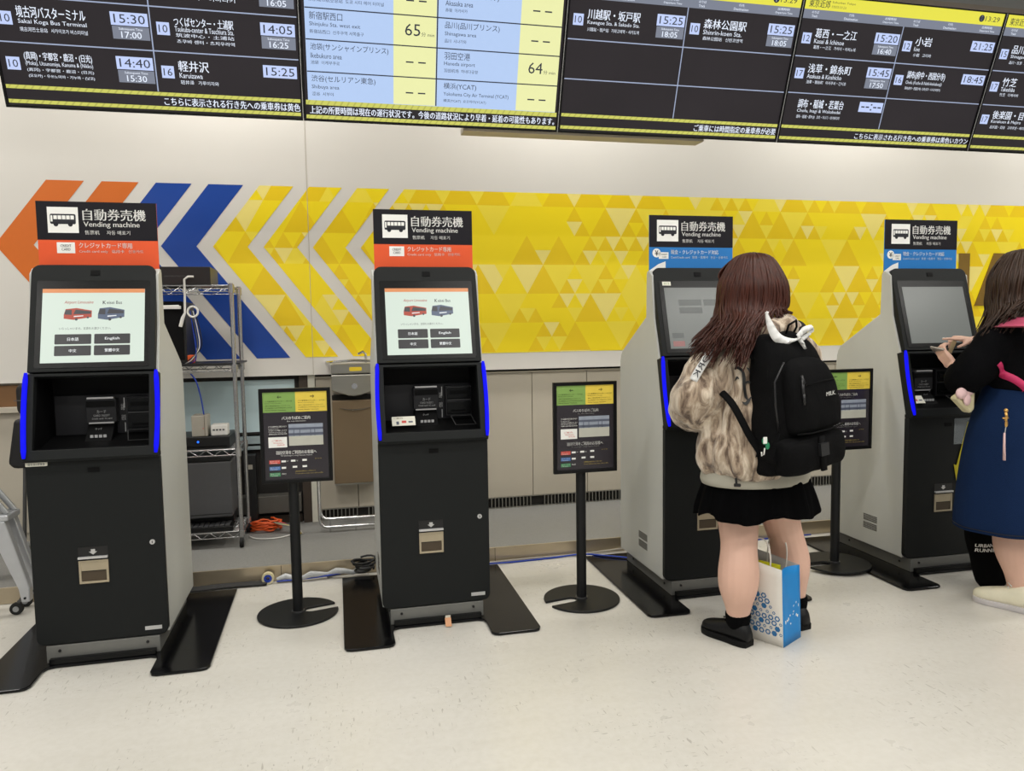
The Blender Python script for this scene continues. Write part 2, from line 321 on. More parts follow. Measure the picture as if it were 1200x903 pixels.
lt.prism([(6.27, 1.487), (6.365, 1.487), (6.41, 1.60), (6.58, 1.60), (6.625, 1.487), (6.72, 1.487), (6.545, 1.908), (6.445, 1.908)], 1.690, 1.6984)
put('wall_letter', lt, 'letter_brown', wall)
# lower wall, recessed, with a shadow gap, beige panels and a vent strip
low = struct('wall_base', MB().box(1.085, 1.775, .0, 12, 2.1, 1.076), 'dark_gap')
x = 1.09; first = True
while x < 9:
    w_ = .26 if first else .41
    put('wall_panel', MB().box(x, 1.75, .165, x+w_-.004, 1.776, 1.045), 'panel_beige', low, bevel=.002); x += w_; first = False
put('top_trim', MB().box(1.085, 1.742, 1.047, 12, 1.776, 1.06), 'panel_beige', low)
g = MB(); x = 1.1
while x < 8:
    if (x-1.35) % 1.23 > .06: g.box(x, 1.752, .09, x+.006, 1.772, .16)
    x += .026
g.box(1.09, 1.75, .083, 9, 1.774, .09); g.box(1.09, 1.75, .158, 9, 1.774, .165)
put('vent_grille', g, 'steel', low, kind='stuff')
struct('trim_3', MB().box(1.041, 1.735, .083, 1.087, 1.80, 1.074), 'mullion', bevel=.003)
struct('trim_4', MB().box(.985, 1.745, .083, 1.040, 1.80, 1.074), 'dark_brown')
win = struct('window_1', MB().box(.02, 1.80, .083, .985, 1.85, 1.074), 'dark_gap')
put('window_pane', MB().box(.05, 1.775, .700, .968, 1.80, 1.052), 'film_blue', win, bevel=.002)
f = MB().ring_prism([(.03, .69), (.985, .69), (.985, 1.074), (.03, 1.074)], [(.05, .705), (.955, .705), (.955, 1.048), (.05, 1.048)], 1.765, 1.80); put('window_frame', f, 'dark_gap', win)
put('window_rail', MB().box(.03, 1.758, .628, .975, 1.80, .678), 'rail_pale', win, bevel=.002)
put('window_rail', MB().box(.03, 1.758, .590, .975, 1.80, .612), 'rail_pale', win, bevel=.002)
put('ledge', MB().box(.03, 1.70, .172, .975, 1.80, .285), 'shelf_grey', win, bevel=.004)
put('skirting', MB().box(.03, 1.77, .083, .975, 1.80, .14), 'dark_brown', win)
# left of the first machine: wood strip, pale cabinets
lw = struct('wall_left', MB().box(-5, 1.76, .083, .018, 2.1, 1.074), 'panel_beige')
put('wood_strip', MB().box(-5, 1.735, .93, .015, 1.76, 1.06), 'wood_brown', lw, bevel=.003)
put('counter_edge', MB().box(-5, 1.70, .895, .015, 1.76, .93), 'panel_beige', lw, bevel=.003)
for x in (-2.4, -1.9, -1.4, -.9, -.4): put('cabinet_panel', MB().box(x, 1.745, .14, x+.494, 1.76, .89), 'panel_beige', lw, bevel=.003)
put('door_latch', MB().box(-.66, 1.735, .66, -.62, 1.745, .72), 'buckle_black', lw)
bulk = struct('ceiling_bulkhead', MB().box(-5, .22, 3.03, 12, .50, 3.6), 'bulkhead_grey', bevel=.004)
put('bulkhead_trim', MB().box(-5, .17, 3.04, 12, .219, 3.09), 'bulkhead_brown', bulk)

# ceiling lights: each a housing with a lit diffuser and its own area lamp
def ceiling_light(x, y, lab):
    t = thing('ceiling_light', lab, 'light', (x, y, 3.6), 0, 'ceiling light panels above the machines')
    put('housing', MB().box(-.62, -.16, -.04, .62, .16, 0), 'ceiling_white', t, bevel=.004)
    put('diffuser', MB().box(-.59, -.135, -.048, .59, .135, -.0405), 'light_panel', t)
    ld = bpy.data.lights.new('panel_lamp', 'AREA'); ld.shape = 'RECTANGLE'; ld.size = 1.2; ld.size_y = .3; ld.energy = LAMP_W; ld.color = (1, .975, .93)
    lo = bpy.data.objects.new('panel_lamp', ld); COL.objects.link(lo); lo.parent = t; lo.location = (0, 0, -.055)
rown = {1.05: 'row along the wall', -1.2: 'row over the machines', -3.0: 'middle row', -4.8: 'row behind the viewer'}  # the row nearest the wall is added, out of view, to brighten it
for y in (1.05, -1.2, -3.0, -4.8):
    for k, x in enumerate((-1.6, .6, 2.8, 5.0, 7.2)):
        ceiling_light(x, y, 'white ceiling light panel, %s, %s from left' % (rown[y], ('first', 'second', 'third', 'fourth', 'fifth')[k]))
# ---------------------------------------------------------------- departure displays
TILT = .3445
BASE = V((-.1014, .2953, 2.3404)); DW = 1.225; DH = .705
def display(i, label, light=False):
    t = thing('departure_display', label, 'display', (BASE.x+DW*i, BASE.y, BASE.z), 0, 'overhead departure displays'); t.rotation_euler = (TILT, 0, 0)
    put('cabinet', MB().box(.002, .012, -.004, DW-.002, .09, DH+.004), 'device_black', t, bevel=.003)
    put('bezel', MB().ring_prism([(.001, -.004), (DW-.001, -.004), (DW-.001, DH+.004), (.001, DH+.004)], [(.011, .008), (DW-.009, .008), (DW-.009, DH-.003), (.011, DH-.003)], -.004, .013), 'bezel_black', t, bevel=.0015)
    put('edge_strip', MB().box(DW-.0025, -.0055, -.002, DW-.0005, -.004, DH), 'silver_bar', t)
    scr = put('screen', MB().box(.01, .004, .006, DW-.008, .012, DH-.002), 'disp_dark' if not light else 'disp_blue', t)
    P = {k: Print(-.004+d) for k, d in (('box', .0012), ('grey', .0012), ('yel', .0012), ('hat', .0016), ('line', .0012), ('ink', .0022), ('txt', .0022), ('cream', .0010), ('dark', .0010), ('hatd', .0019))}
    def hatch(v0, v1):
        P['hat'].rect(.014, v0, DW-.011, v1); n = 40
        for k in range(n):
            a = .016+k*(DW-.04)/n; P['hatd'].poly([(a, v0), (a+.008, v0), (a+.02, v1), (a+.012, v1)])
    def cell(col, row, num, jp, u1, en=None, ot=None, time=None, sub=None, kr=None, u0=.103, enu=None, otu=None):
        U = .602*col; W = (0, -.166, -.338)[row]
        if num:
            P['box'].rect(U+.033, W+.485, U+.084, W+.535); P['ink'].text(num, U+.041, W+.495, U+.076, W+.525, .0)
        s = .0 if not kr else .008
        P['txt'].text(jp, U+u0, W+.515+s, U+u1, W+.559, .012)
        if en: P['txt'].text(en, U+u0+.002, W+.489+1.6*s, U+(enu or u1), W+.510+1.6*s, .0)
        if ot: P['txt'].text(ot, U+u0+.004, W+.463+2.2*s, U+(otu or enu or u1), W+.480+2*s, .0)
        if kr: P['txt'].text(kr, U+u0+.006, W+.457, U+u1, W+.472, .008)
        if time:
            P['box'].rect(U+.457, W+.511, U+.603, W+.562); P['ink'].text(time, U+.470, W+.520, U+.592, W+.554, -.004)
        if sub:
            P['grey'].rect(U+.459, W+.458, U+.604, W+.508); P['txt'].text(sub, U+.492, W+.463, U+.572, W+.488, .01); P['txt'].text('Subsequent Time', U+.485, W+.491, U+.578, W+.503, .006)
    def body(lines=(.424, .248)):
        for v in lines: P['line'].rect(.014, v-.0025, DW-.011, v+.0025)
        P['line'].rect(.609, .09, .614, .60); hatch(.073, .088); hatch(.015, .030)
    def header(jp=None, en=None):
        P['yel'].rect(.011, .642, DW-.009, .702); P['grey'].rect(.011, .600, DW-.009, .642)
        if jp: P['ink'].text(jp, .035, .652, .155, .688, .01); P['ink'].text(en, .165, .674, .30, .686, .0); P['ink'].text('东京近郊 도쿄 근교', .165, .655, .25, .667, .0)
        P['ink'].disc(1.075, .672, .017); P['txt'].rect(1.073, .662, 1.077, .684); P['ink'].text('13:29', 1.10, .660, 1.19, .684, -.003)
        for U in (0, .602):
            P['txt'].text('のりば', U+.06, .624, U+.10, .636, .004); P['txt'].text('Track', U+.062, .607, U+.095, .618, .004)
            P['txt'].text('行先', U+.275, .624, U+.305, .636, .004); P['txt'].text('Destination', U+.25, .607, U+.33, .618, .004)
            P['txt'].text('出発時刻', U+.49, .624, U+.555, .636, .004); P['txt'].text('Departure Time', U+.48, .607, U+.575, .618, .004)
    if light:
        P['cream'].rect(.413, .09, .609, .60); P['cream'].rect(1.004, .09, DW-.02, .60)
        P['dark'].rect(.011, .006, DW-.009, .088); P['dark'].rect(.011, .006, .024, .60)
        P['dark'].rect(DW-.02, .006, DW-.009, .60)
        for v in (.47, .343, .210): P['ink'].rect(.025, v-.0025, DW-.02, v+.0025)
        P['ink'].rect(.610, .09, .616, .60); hatch(.068, .088); hatch(.008, .024)
        P['txt'].text('上記の所要時間は現在の運行状況です。今後の道路状況により早着・延着の可能性もあります。', .03, .029, 1.205, .063, .02)
        def row(col, v, jp, u1, en, u2, ot, u3, val):
            U = .0 if col == 0 else .605; u0 = U+.043
            P['ink'].text(jp, u0, v-.048, U+u1, v-.016, .0); P['ink'].text(en, u0, v-.078, U+u2, v-.057, -.004); P['ink'].text(ot, u0, v-.104, U+u3, v-.088, -.004)
            if val == '--':
                c = U+.515 if col == 0 else U+.50
                P['ink'].rect(c-.045, v-.073, c-.010, v-.067); P['ink'].rect(c+.012, v-.073, c+.047, v-.067)
            else:
                c = U+.465 if col == 0 else U+.45
                P['ink'].text(val, c, v-.086, c+.07, v-.036, .0); P['ink'].text('分 min', c+.075, v-.086, c+.135, v-.068, -.004)
        row(0, .600, '東京シティエアターミナル', .36, 'Tokyo City Air Terminal', .34, '东京城市航空总站  도쿄 시티 에어 터미널', .37, '--')
        row(0, .472, '新宿駅西口', .187, 'Shinjuku Sta. west exit', .265, '新宿站西口  신주쿠역 서쪽출구', .28, '65')
        row(0, .345, '池袋(サンシャインプリンス)', .390, 'Ikebukuro area', .18, '池袋  이케부쿠로', .17, '--')
        row(0, .212, '渋谷(セルリアン東急)', .330, 'Shibuya area', .165, '涩谷  시부야', .14, '--')
        row(1, .600, '赤坂(ANAホテル)', .29, 'Akasaka area', .17, '赤坂  아카사카', .145, '--')
        row(1, .472, '品川(品川プリンス)', .30, 'Shinagawa area', .19, '品川  시나가와', .145, '--')
        row(1, .345, '羽田空港', .165, 'Haneda airport', .19, '羽田机场  하네다공항', .205, '64')
        row(1, .212, '横浜(YCAT)', .20, 'Yokohama City Air Terminal (YCAT)', .36, '横滨(YCAT)  요코하마(YCAT)', .25, '--')
    return t, scr, P, cell, body, header
def finish_display(scr, P, light):
    for k, m, nm in (('box', 'disp_box', 'time_box'), ('grey', 'disp_grey', 'grey_band'), ('yel', 'disp_yellow', 'yellow_band'), ('hat', 'disp_hatch', 'hatched_stripe'), ('hatd', 'disp_hatch_dark', 'hatching'), ('line', 'disp_line', 'divider_line'),
                     ('cream', 'disp_cream', 'cream_column'), ('dark', 'disp_dark', 'dark_band'), ('ink', 'disp_ink', 'lettering'), ('txt', 'disp_text', 'lettering')):
        if P[k].v: pr(nm, P[k], m, scr, split=k not in ('hatd', 'dark'), kind='stuff' if k in ('hatd', 'dark') else None)
t, s, P, cell, body, header = display(0, 'black overhead departure board above the orange and blue arrows')
body((.427, .254))
cell(1, 0, '10', '成田空港・大泉', .36, 'Narita Airport', '오이즈미・이바라키', '14:05', '16:05')
cell(0, 1, '10', '境古河バスターミナル', .362, 'Sakai Koga Bus Terminal', '境古河巴士总站   사카이코가 버스터미널', '15:30', '17:00')
cell(1, 1, '10', 'つくばセンター・土浦駅', .345, 'Tsukuba-center & Tsuchiura Sta.', '筑波中心・土浦站', '14:05', '16:25', kr='츠쿠바 센터・츠치우라역')
cell(0, 2, '10', '(真岡)・宇都宮・鹿沼・(日光)', .363, '(Moka), Utsunomiya, Kanuma & (Nikko)', '(真冈)・宇都宫・鹿沼・(日光)', '14:40', '15:30', kr='(모오카)・우쓰노미야・가누마・(닛코)')
cell(1, 2, '16', '軽井沢', .229, 'Karuizawa', '轻井泽   가루이자와', '15:25', enu=.20, otu=.265)
P['txt'].text('こちらに表示される行き先への乗車券は黄色', .632, .034, 1.213, .068, .02); finish_display(s, P, 0)
t, s, P, cell, body, header = display(1, 'overhead travel time board with pale blue and cream columns showing 65 and 64 minutes', True); finish_display(s, P, 1)
t, s, P, cell, body, header = display(2, 'mostly empty black overhead departure board with two entries at 15:25'); body((.424, .247)); header()
cell(0, 0, '10', '川越駅・坂戸駅', .37, 'Kawagoe Sta. & Sakado Sta.', '川越站・坂户站   가와고에역・사카도역', '15:25', '18:05')
cell(1, 0, '10', '森林公園駅', .335, 'Shinrin-koen Sta.', '森林公园站   신린코엔역', '15:25', '18:05', enu=.315, otu=.325)
P['txt'].text('ご乗車には時間指定の乗車券が必要', .735, .033, 1.21, .066, .02); finish_display(s, P, 0)
t, s, P, cell, body, header = display(3, 'black overhead departure board under a yellow header with a 21:25 entry'); body((.425, .249)); header('東京近郊', 'Suburban Tokyo')
cell(0, 0, '12', '葛西・一之江', .347, 'Kasai & Ichinoe', '葛西・一之江   가사이・이치노에', '15:20', '16:40', enu=.28, otu=.355)
cell(1, 0, '12', '小岩', .205, 'Koiwa', '小岩   고이와', '21:25', enu=.14, otu=.22)
cell(0, 1, '17', '浅草・錦糸町', .36, 'Asakusa & Kinshicho', '浅草・锦糸町   아사쿠사・긴시초', '15:45', '17:50', enu=.31, otu=.345)
cell(1, 1, '16', '調布(府中・西国分寺)', .345, 'Chofu (Fuchu & Nishi-kokubunji)', '调布(府中・西国分寺)  조후(후추・니시코쿠분지)', '18:45', enu=.335)
cell(0, 2, None, '調布・稲城・若葉台', .36, 'Chofu, Inagi & Wakabadai', '调布・稻城・若叶台   조후・이나기・와카바다이', '--:--', u0=.085, enu=.35)
P['txt'].text('こちらに表示される行き先への乗車券は黄色いカウン', .47, .033, 1.212, .064, .02); finish_display(s, P, 0)
t, s, P, cell, body, header = display(4, 'black overhead departure board at the far right end, listing Takeshiba'); body((.425, .249)); header('東京近郊', 'Suburban Tokyo')
cell(0, 0, '15', '品川・東京', .32, 'Shinagawa & Tokyo', '品川・东京   시나가와・도쿄')
cell(0, 1, '17', '竹芝', .20, 'Takeshiba', '竹芝   다케시바', enu=.20, otu=.235)
cell(0, 2, '17', '後楽園・目白', .36, 'Korakuen & Mejiro', '后乐园・目白   고라쿠엔・메지로', enu=.31, otu=.36)
finish_display(s, P, 0)
mt = thing('display_mount', 'dark steel rail and brackets carrying the overhead displays', 'bracket', (2.3, .55, 2.45))
put('rail', MB().box(-2.6, -.03, .12, 4.4, .03, .20), 'bulkhead_grey', mt, bevel=.003)
put('rail', MB().box(-2.6, -.10, .46, 4.4, -.04, .54), 'bulkhead_grey', mt, bevel=.003)
put('cable_tray', MB().box(-.40, -.10, -.085, .93, .0, -.055), 'panel_beige', mt, bevel=.003)
for x in (-2.6, -1.3, 0, 1.3, 2.6, 4.0):
    put('bracket', MB().box(x-.02, -.03, .10, x+.02, .03, .58), 'bulkhead_grey', mt, bevel=.002)
for x in (-1.93, 2.32): put('bracket_plate', MB().box(x-.05, -.17, -.07, x+.05, -.12, -.01), 'bulkhead_brown', mt, bevel=.002)

# ---------------------------------------------------------------- ticket machines
S = 1.4
KT = [(-.0042, -.0216, .0115), (.0052, .0096, .0036), (.0030, .0144, -.0043), (-.0040, -.0024, -.0094)]
W_ = .503
def bus_icon(p, q, u, v, w, h):
    """p black print, q white print; side view of a bus"""
    p.poly(rr(u, v+h*.22, u+w, v+h, .12*h)); p.disc(u+w*.22, v+h*.2, h*.17); p.disc(u+w*.78, v+h*.2, h*.17)
    for k in range(5): q.rect(u+w*(.14+.165*k), v+h*.58, u+w*(.14+.165*k+.135), v+h*.88)
    q.rect(u+w*.03, v+h*.4, u+w*.1, v+h*.88)
def screen_bus(P, u, v, w, h, body_m, ink):
    b = P[body_m]; b.poly([(u, v+h*.18), (u+w*.35, v+h*.08), (u+w, v+h*.28), (u+w, v+h*.80), (u+w*.45, v+h), (u+w*.06, v+h*.92), (u, v+h*.5)])
    k = P['dk']; k.poly([(u+w*.02, v+h*.5), (u+w*.28, v+h*.47), (u+w*.28, v+h*.86), (u+w*.06, v+h*.86)])
    k.poly([(u+w*.34, v+h*.52), (u+w*.97, v+h*.54), (u+w*.97, v+h*.74), (u+w*.42, v+h*.88)])
    k.disc(u+w*.45, v+h*.12, h*.1); k.disc(u+w*.86, v+h*.26, h*.08)
    P['wh'].poly([(u+w*.36, v+h*.30), (u+w*.7, v+h*.36), (u+w*.7, v+h*.42), (u+w*.36, v+h*.38)])
def kiosk(i, label, credit_only, lit, notice=False, id_label=False):
    tx, ty, ta = KT[i]; c = V((S*i+.25+tx, .3+ty, 0)); off = Matrix.Rotation(ta, 3, 'Z') @ V((.25, .3, 0))
    t = thing('ticket_machine', label, 'ticket machine', c-off, ta, 'bus ticket machines in a row')
    # base plate: two wings joined under the body
    r = .03
    P = [(-.177+r, -.2256), (.041-r, -.2256), (.041-.01, -.2256+.008), (.041, -.2256+r), (.041, -.07), (.05, -.045), (.075, -.035), (.435, -.035), (.458, -.045), (.4663, -.07), (.4663, -.2256+r), (.4763, -.2256+.008), (.4663+r, -.2256), (.694-r, -.2256), (.684, -.2176), (.694, -.2256+r), (.694, .7315), (-.177, .7315), (-.177, -.2256+r), (-.167, -.2176)]
    bp = put('base_plate', MB().prism(P, .001, .013, 'z'), 'gloss_black', t, bevel=.003)
    pl = put('plinth', MB().box(.035, -.004, .0135, .468, .60, .084), 'plinth_grey', t, bevel=.002)
    put('skid', MB().box(.05, -.028, .0135, .455, -.006, .036), 'bezel_black', t, bevel=.002)
    b = MB()
    for x in (.085, .42): b.cyl((x, -.008, .062), (x, -.004, .062), .006, 10)
    for x, y in ((.0345, .08), (.0345, .5)): b.cyl((x-.003, y, .05), (x+.001, y, .05), .006, 10)
    put('bolt', b, 'device_black', pl)
    prof = [(.03, .086), (.612, .086), (.612, 1.13), (.607, 1.17), (.597, 1.20), (.574, 1.228), (.238, 1.411), (.232, 1.63), (.222, 1.645), (.20, 1.645), (.165, 1.62), (.14, 1.40), (.075, 1.20), (.012, .87), (.03, .85)]
    core = [(.245, .086), (.61, .086), (.61, 1.13), (.605, 1.17), (.595, 1.20), (.572, 1.226), (.245, 1.405)]
    cab = put('cabinet', MB().prism(core, .02, W_-.02, 'x'), 'side_grey', t)
    put('top_cap', MB().prism([(.19, 1.40), (.236, 1.40), (.230, 1.63), (.222, 1.643), (.20, 1.643), (.165, 1.62)], .02, W_-.02, 'x'), 'side_grey', cab)
    for x0 in (.002, W_-.022): put('side_panel', MB().prism(prof, x0, x0+.02, 'x'), 'side_grey', cab, bevel=.004)
    g = MB()
    for z0 in (.175, .222):
        for k in range(4):
            for j in range(11): g.box(-.0005, .225+j*.0105, z0+.004+k*.0095, .0025, .231+j*.0105, z0+.010+k*.0095)
    put('side_vent', g, 'shelf_grey', cab, kind='stuff')
    # lower door
    d = put('lower_door', MB().prism(rr(0, .088, W_, .853, [.03, .03, .006, .006]), -.001, .029), 'machine_black', t, bevel=.003, smooth=True)
    put('latch', MB().box(.228, -.0035, .800, .272, -.001, .820), 'niche_black', d)
    lk = put('lock', MB().cyl((.458, -.006, .49), (.458, -.001, .49), .0105, 20), 'silver_bar', d, smooth=True); put('keyhole', MB().box(.4565, -.0075, .485, .4595, -.006, .495), 'device_black', lk)
    cr_ = MB().ring_prism([(.174, .335), (.286, .335), (.286, .432), (.174, .432)], [(.183, .344), (.277, .344), (.277, .424), (.183, .424)], -.007, -.001)
    tr = put('return_tray', cr_, 'slot_beige', d, bevel=.0015)
    q = MB(); q.cur = 0; q.add([(.183, -.0015, .344), (.277, -.0015, .344), (.277, -.0015, .385), (.183, -.0015, .385)], [(0, 1, 2, 3)])
    put('tray_opening', q, 'slot_dark', tr); put('tray_flap', MB().box(.183, -.005, .389, .277, -.0012, .424), 'slot_beige', tr)
    put('tray_lip', MB().box(.174, -.014, .440, .286, -.001, .449), 'silver_bar', tr, bevel=.001)
    put('tray_plate', MB().box(.174, -.0022, .4495, .286, -.001, .488), 'device_black', tr)
    p = Print(.0026); p.poly([(.222, .478), (.238, .478), (.238, .468), (.246, .468), (.230, .455), (.214, .468), (.222, .468)]); pr('pictogram', p, 'silver_bar', tr)
    np_ = put('name_plate', MB().box(.412, -.003, .112, .478, -.001, .128), 'silver_bar', d); p = Print(.0034); p = None
    # control section, leaning back
    CT = math.atan2(.08, .345); H = math.hypot(.08, .345)
    cs = put('control_panel', MB().ring_prism([(0, 0), (W_, 0), (W_, H), (0, H)], [(.036, .042), (W_-.036, .042), (W_-.036, H-.012), (.036, H-.012)], 0, .05), 'machine_black', t, (0, -.030, .862), (-CT, 0, 0), bevel=.003)
    put('lower_lip', MB().box(.0, -.024, .8535, W_, .03, .872), 'machine_black', t, bevel=.003)
    for sx, x in ((-1, .009), (1, W_-.007)):
        pts = []
        for k in range(13):
            q = k/12; pts.append((x+sx*.006*sin(pi*q), -.007+.003*sin(pi*q)+.0*q, .010+q*(H-.006)))
        put('light_strip', MB().tube(pts, [.006]+[.0095]*11+[.006], 10), 'led_blue', cs, smooth='all')
    nb = MB()
    A = [(.036, .0, .90), (W_-.036, .0, .90), (W_-.036, .09, 1.20), (.036, .09, 1.20)]; B = [(.04, .235, .885), (W_-.04, .235, .885), (W_-.04, .235, 1.20), (.04, .235, 1.20)]
    nb.add(A+B, [(0, 1, 5, 4), (1, 2, 6, 5), (2, 3, 7, 6), (3, 0, 4, 7), (4, 5, 6, 7)])
    ni = put('niche', nb, 'niche_black', t)
    put('back_panel', MB().box(.048, .222, .905, .472, .234, 1.10), 'module_black', ni, bevel=.002)
    put('niche_floor', MB().prism([(-.02, .885), (.22, .93), (.22, .905), (-.02, .872)], .04, W_-.04, 'x'), 'niche_black', ni)
    cd = put('card_reader', MB().box(.182, .175, .985, .302, .222, 1.085), 'module_black', ni, bevel=.003)
    put('silver_edge', MB().box(.190, .170, 1.087, .294, .20, 1.094), 'silver_bar', cd); put('slot', MB().box(.186, .170, 1.052, .298, .178, 1.078), 'niche_black', cd)
    p = Print(-.1742); p.text('カード', .225, 1.024, .262, 1.038, .01); p.text('CARD INSERT', .212, 1.010, .276, 1.019, .004); p.text('Credit card / IC card', .205, .998, .284, 1.005, .0); pr('lettering', p, 'silver_bar', cd, split=True)
    e = put('card_terminal', MB().prism([(.11, .905), (.222, .925), (.222, .975), (.19, .978)], .186, .292, 'x'), 'niche_black', ni, bevel=.003)
    put('silver_edge', MB().box(.192, .176, .979, .290, .20, .986), 'silver_bar', e); q = MB()
    for k in range(4): q.box(.208+k*.017, .126, .925, .220+k*.017, .130, .937)
    put('keypad', q, 'silver_bar', e, kind='stuff')
    p = Print(-.150); p.text('タッチ', .222, .955, .25, .965, .006); pr('lettering', p, 'silver_bar', e)
    bl = put('bill_unit', MB().box(.338, .190, .945, .466, .222, 1.092), 'module_black', ni, bevel=.003)
    put('slot_frame', MB().box(.345, .182, 1.028, .459, .190, 1.085), 'bezel_black', bl, bevel=.002); put('slot', MB().box(.358, .180, 1.050, .446, .183, 1.068), 'niche_black', bl)
    put('silver_edge', MB().box(.347, .180, 1.021, .457, .190, 1.024), 'tube_grey', bl); put('slot_frame', MB().box(.345, .182, .955, .459, .190, 1.015), 'bezel_black', bl, bevel=.002); put('slot', MB().box(.362, .180, .965, .432, .183, .975), 'niche_black', bl)
    p = Print(-.2212); p.rect(.322, 1.04, .326, 1.085); p.text('お札', .310, 1.03, .324, 1.06, .006); p.text('硬貨', .310, .985, .328, 1.01, .006); p.rect(.322, .935, .326, .975); pr('lettering', p, 'silver_bar', ni, split=True)
    tray = put('tray', MB().ring_prism([(.366, .0), (.466, .0), (.452, .07), (.352, .07)], [(.369, .002), (.462, .002), (.450, .068), (.356, .068)], 0, .003), 'tube_grey', ni, (0, .075, .915), (-1.0, 0, 0))
    if notice:
        nt = put('notice_card', MB().box(0, -.001, 0, .108, .001, .052), 'notice_white', ni, (.072, .085, .920), (-.75, 0, 0)); p = Print(.0018)
        p.text('ご案内', .008, .038, .05, .046, .0); pr('lettering', p, 'ink_brown', nt); p = Print(.0018); p.rect(.045, .014, .066, .028); pr('print', p, 'poster_red', nt); p = Print(.0018); p.rect(.02, .006, .032, .024); p.rect(.076, .016, .096, .024); pr('print', p, 'poster_grey', nt)
    # head with screen
    HT = math.atan2(.125, .445); HH = .462
    hd = put('head', MB().prism(rr(.011, 0, W_-.012, HH, [.002, .002, .035, .035]), 0, .075), 'machine_black', t, (0, .050, 1.214), (-HT, 0, 0), bevel=.004, smooth=True)
    put('bezel', MB().prism(rr(.034, .014, W_-.034, .392, .008), -.002, 0), 'bezel_black', hd, bevel=.001)
    put('camera_window', MB().box(.236, -.003, .414, .272, 0, .437), 'niche_black', hd)
    U0, V0, U1, V1 = .058, .036, .449, .354; sw, sh_ = U1-U0, V1-V0
    sc = put('screen', MB().box(U0, -.004, V0, U1, -.002, V1), 'screen_lit' if lit else 'screen_idle', hd)
    X = lambda a: U0+a*sw; Z = lambda b: V1-b*sh_
    if lit:
        P = {k: Print(.0042+d) for k, d in (('or', .0003), ('tx', .0003), ('bt', .0003), ('wh', .0009), ('rd', .0003), ('bl', .0003), ('dk', .0006))}
        P['or'].rect(U0, Z(.055), U1, V1); P['rd'].text('Airport Limousine', X(.21), Z(.215), X(.49), Z(.165), .012, shear=.2); P['dk'].text('K', X(.585), Z(.214), X(.618), Z(.166), .03); P['tx'].text('eisei Bus', X(.625), Z(.212), X(.775), Z(.168), .012)
        screen_bus(P, X(.21), Z(.44), sw*.27, sh_*.175, 'rd', 'dk'); screen_bus(P, X(.54), Z(.445), sw*.26, sh_*.19, 'bl', 'dk')
        P['tx'].text('いらっしゃいませ。言語をお選びください。', X(.17), Z(.56), X(.67), Z(.525), .0)
        for a, b2, w in ((.13, .62, '日本語'), (.51, .62, 'English'), (.13, .775, '中文'), (.51, .775, '繁體中文')):
            P['bt'].poly(rr(X(a), Z(b2+.135), X(a+.352), Z(b2), .004)); n = len(w) if w != 'English' else 4
            P['wh'].text(w, X(a+.176-.018*n), Z(b2+.09), X(a+.176+.018*n), Z(b2+.045), .02)
        for k, m, nm in (('or', 'screen_orange', 'title_band'), ('tx', 'screen_text', 'lettering'), ('bt', 'screen_button', 'screen_button'), ('rd', 'screen_red', 'bus_picture'), ('bl', 'screen_bus_blue', 'bus_picture'), ('dk', 'screen_text', 'bus_windows'), ('wh', 'screen_white', 'lettering')): pr(nm, P[k], m, sc)
    else:
        p = Print(.0045)
        for a in ((.18, .20, .5, .30), (.53, .20, .85, .30), (.18, .33, .5, .43)): p.poly(rr(X(a[0]), Z(a[3]), X(a[1] if 0 else a[2]), Z(a[1]), .003))
        p.rect(X(.04), Z(.83), X(.20), Z(.75))
        if i == 2: pr('screen_button', p, 'screen_idle_dark', sc, kind='stuff'); p = Print(.0045); p.rect(X(.04), Z(.965), X(.20), Z(.88)); pr('screen_button', p, 'screen_pink', sc)
    if i == 2:
        st = put('sticker', MB().box(.052, -.0035, .366, .098, -.002, .386), 'notice_white', hd); p = Print(.004); p.text('012', .06, .370, .09, .381, .01); pr('lettering', p, 'poster_green', st)
    if id_label:
        st = put('label_plate', MB().prism(rr(.002, .835, .082, .852, .003), -.0035, -.001), 'notice_white', d); p = Print(.004); p.text('011-793', .012, .839, .072, .848, .006); pr('lettering', p, 'poster_grey', st)
    # sign board
    sb = put('sign_board', MB().box(0, 0, .14 if 0 else 0, .472, .006, .305), 'sign_orange' if credit_only else 'sign_blue', t, (.0194, .236, 1.627), bevel=.001)
    bk = Print(.0005); bk.rect(0, .142, .472, .305); pr('black_field', bk, 'sign_black', sb)
    wh = Print(.0010); dk = Print(.0016); k2 = Print(.0022)
    wh.rect(.042, .172, .161, .281); bus_icon(dk, k2, .052, .197, .099, .055)
    wh.text('自動券売機', .178, .226, .428, .275, .02, 3); wh.text('Vending machine', .180, .193, .402, .221, .015, 3); wh.text('售票机     자동 매표기', .183, .166, .362, .184, .01)
    if credit_only:
        wh.rect(.072, .086, .142, .132); dk.text('CREDIT', .086, .112, .128, .123, .01); dk.text('CARD', .090, .097, .124, .108, .01)
        wh.text('クレジットカード専用', .157, .108, .367, .132, .015); wh.text('Credit card only   信用卡   신용카드', .157, .086, .412, .102, .006)
    else:
        wh.disc(.040, .112, .023); dk.text('¥', .030, .098, .050, .126, .02); wh.rect(.052, .082, .106, .116); dk.text('CREDIT', .066, .101, .100, .109, .004); dk.text('CARD', .070, .088, .096, .096, .004)
        wh.text('現金・クレジットカード対応', .119, .106, .390, .129, .015); wh.text('Cash/Credit card   现金・信用卡   현금・신용카드', .119, .084, .444, .098, .004)
        wh.poly([(0, .0), (0, .022), (.05, .055), (.09, .070), (.09, .0)])
    pr('lettering', wh, 'white_print', sb, split=True); pr('pictogram', dk, 'black_print', sb, kind='stuff'); pr('bus_windows', k2, 'white_print', sb)
    return t
kiosk(0, 'black ticket machine with orange sign, beside the wire rack', True, True, id_label=True)
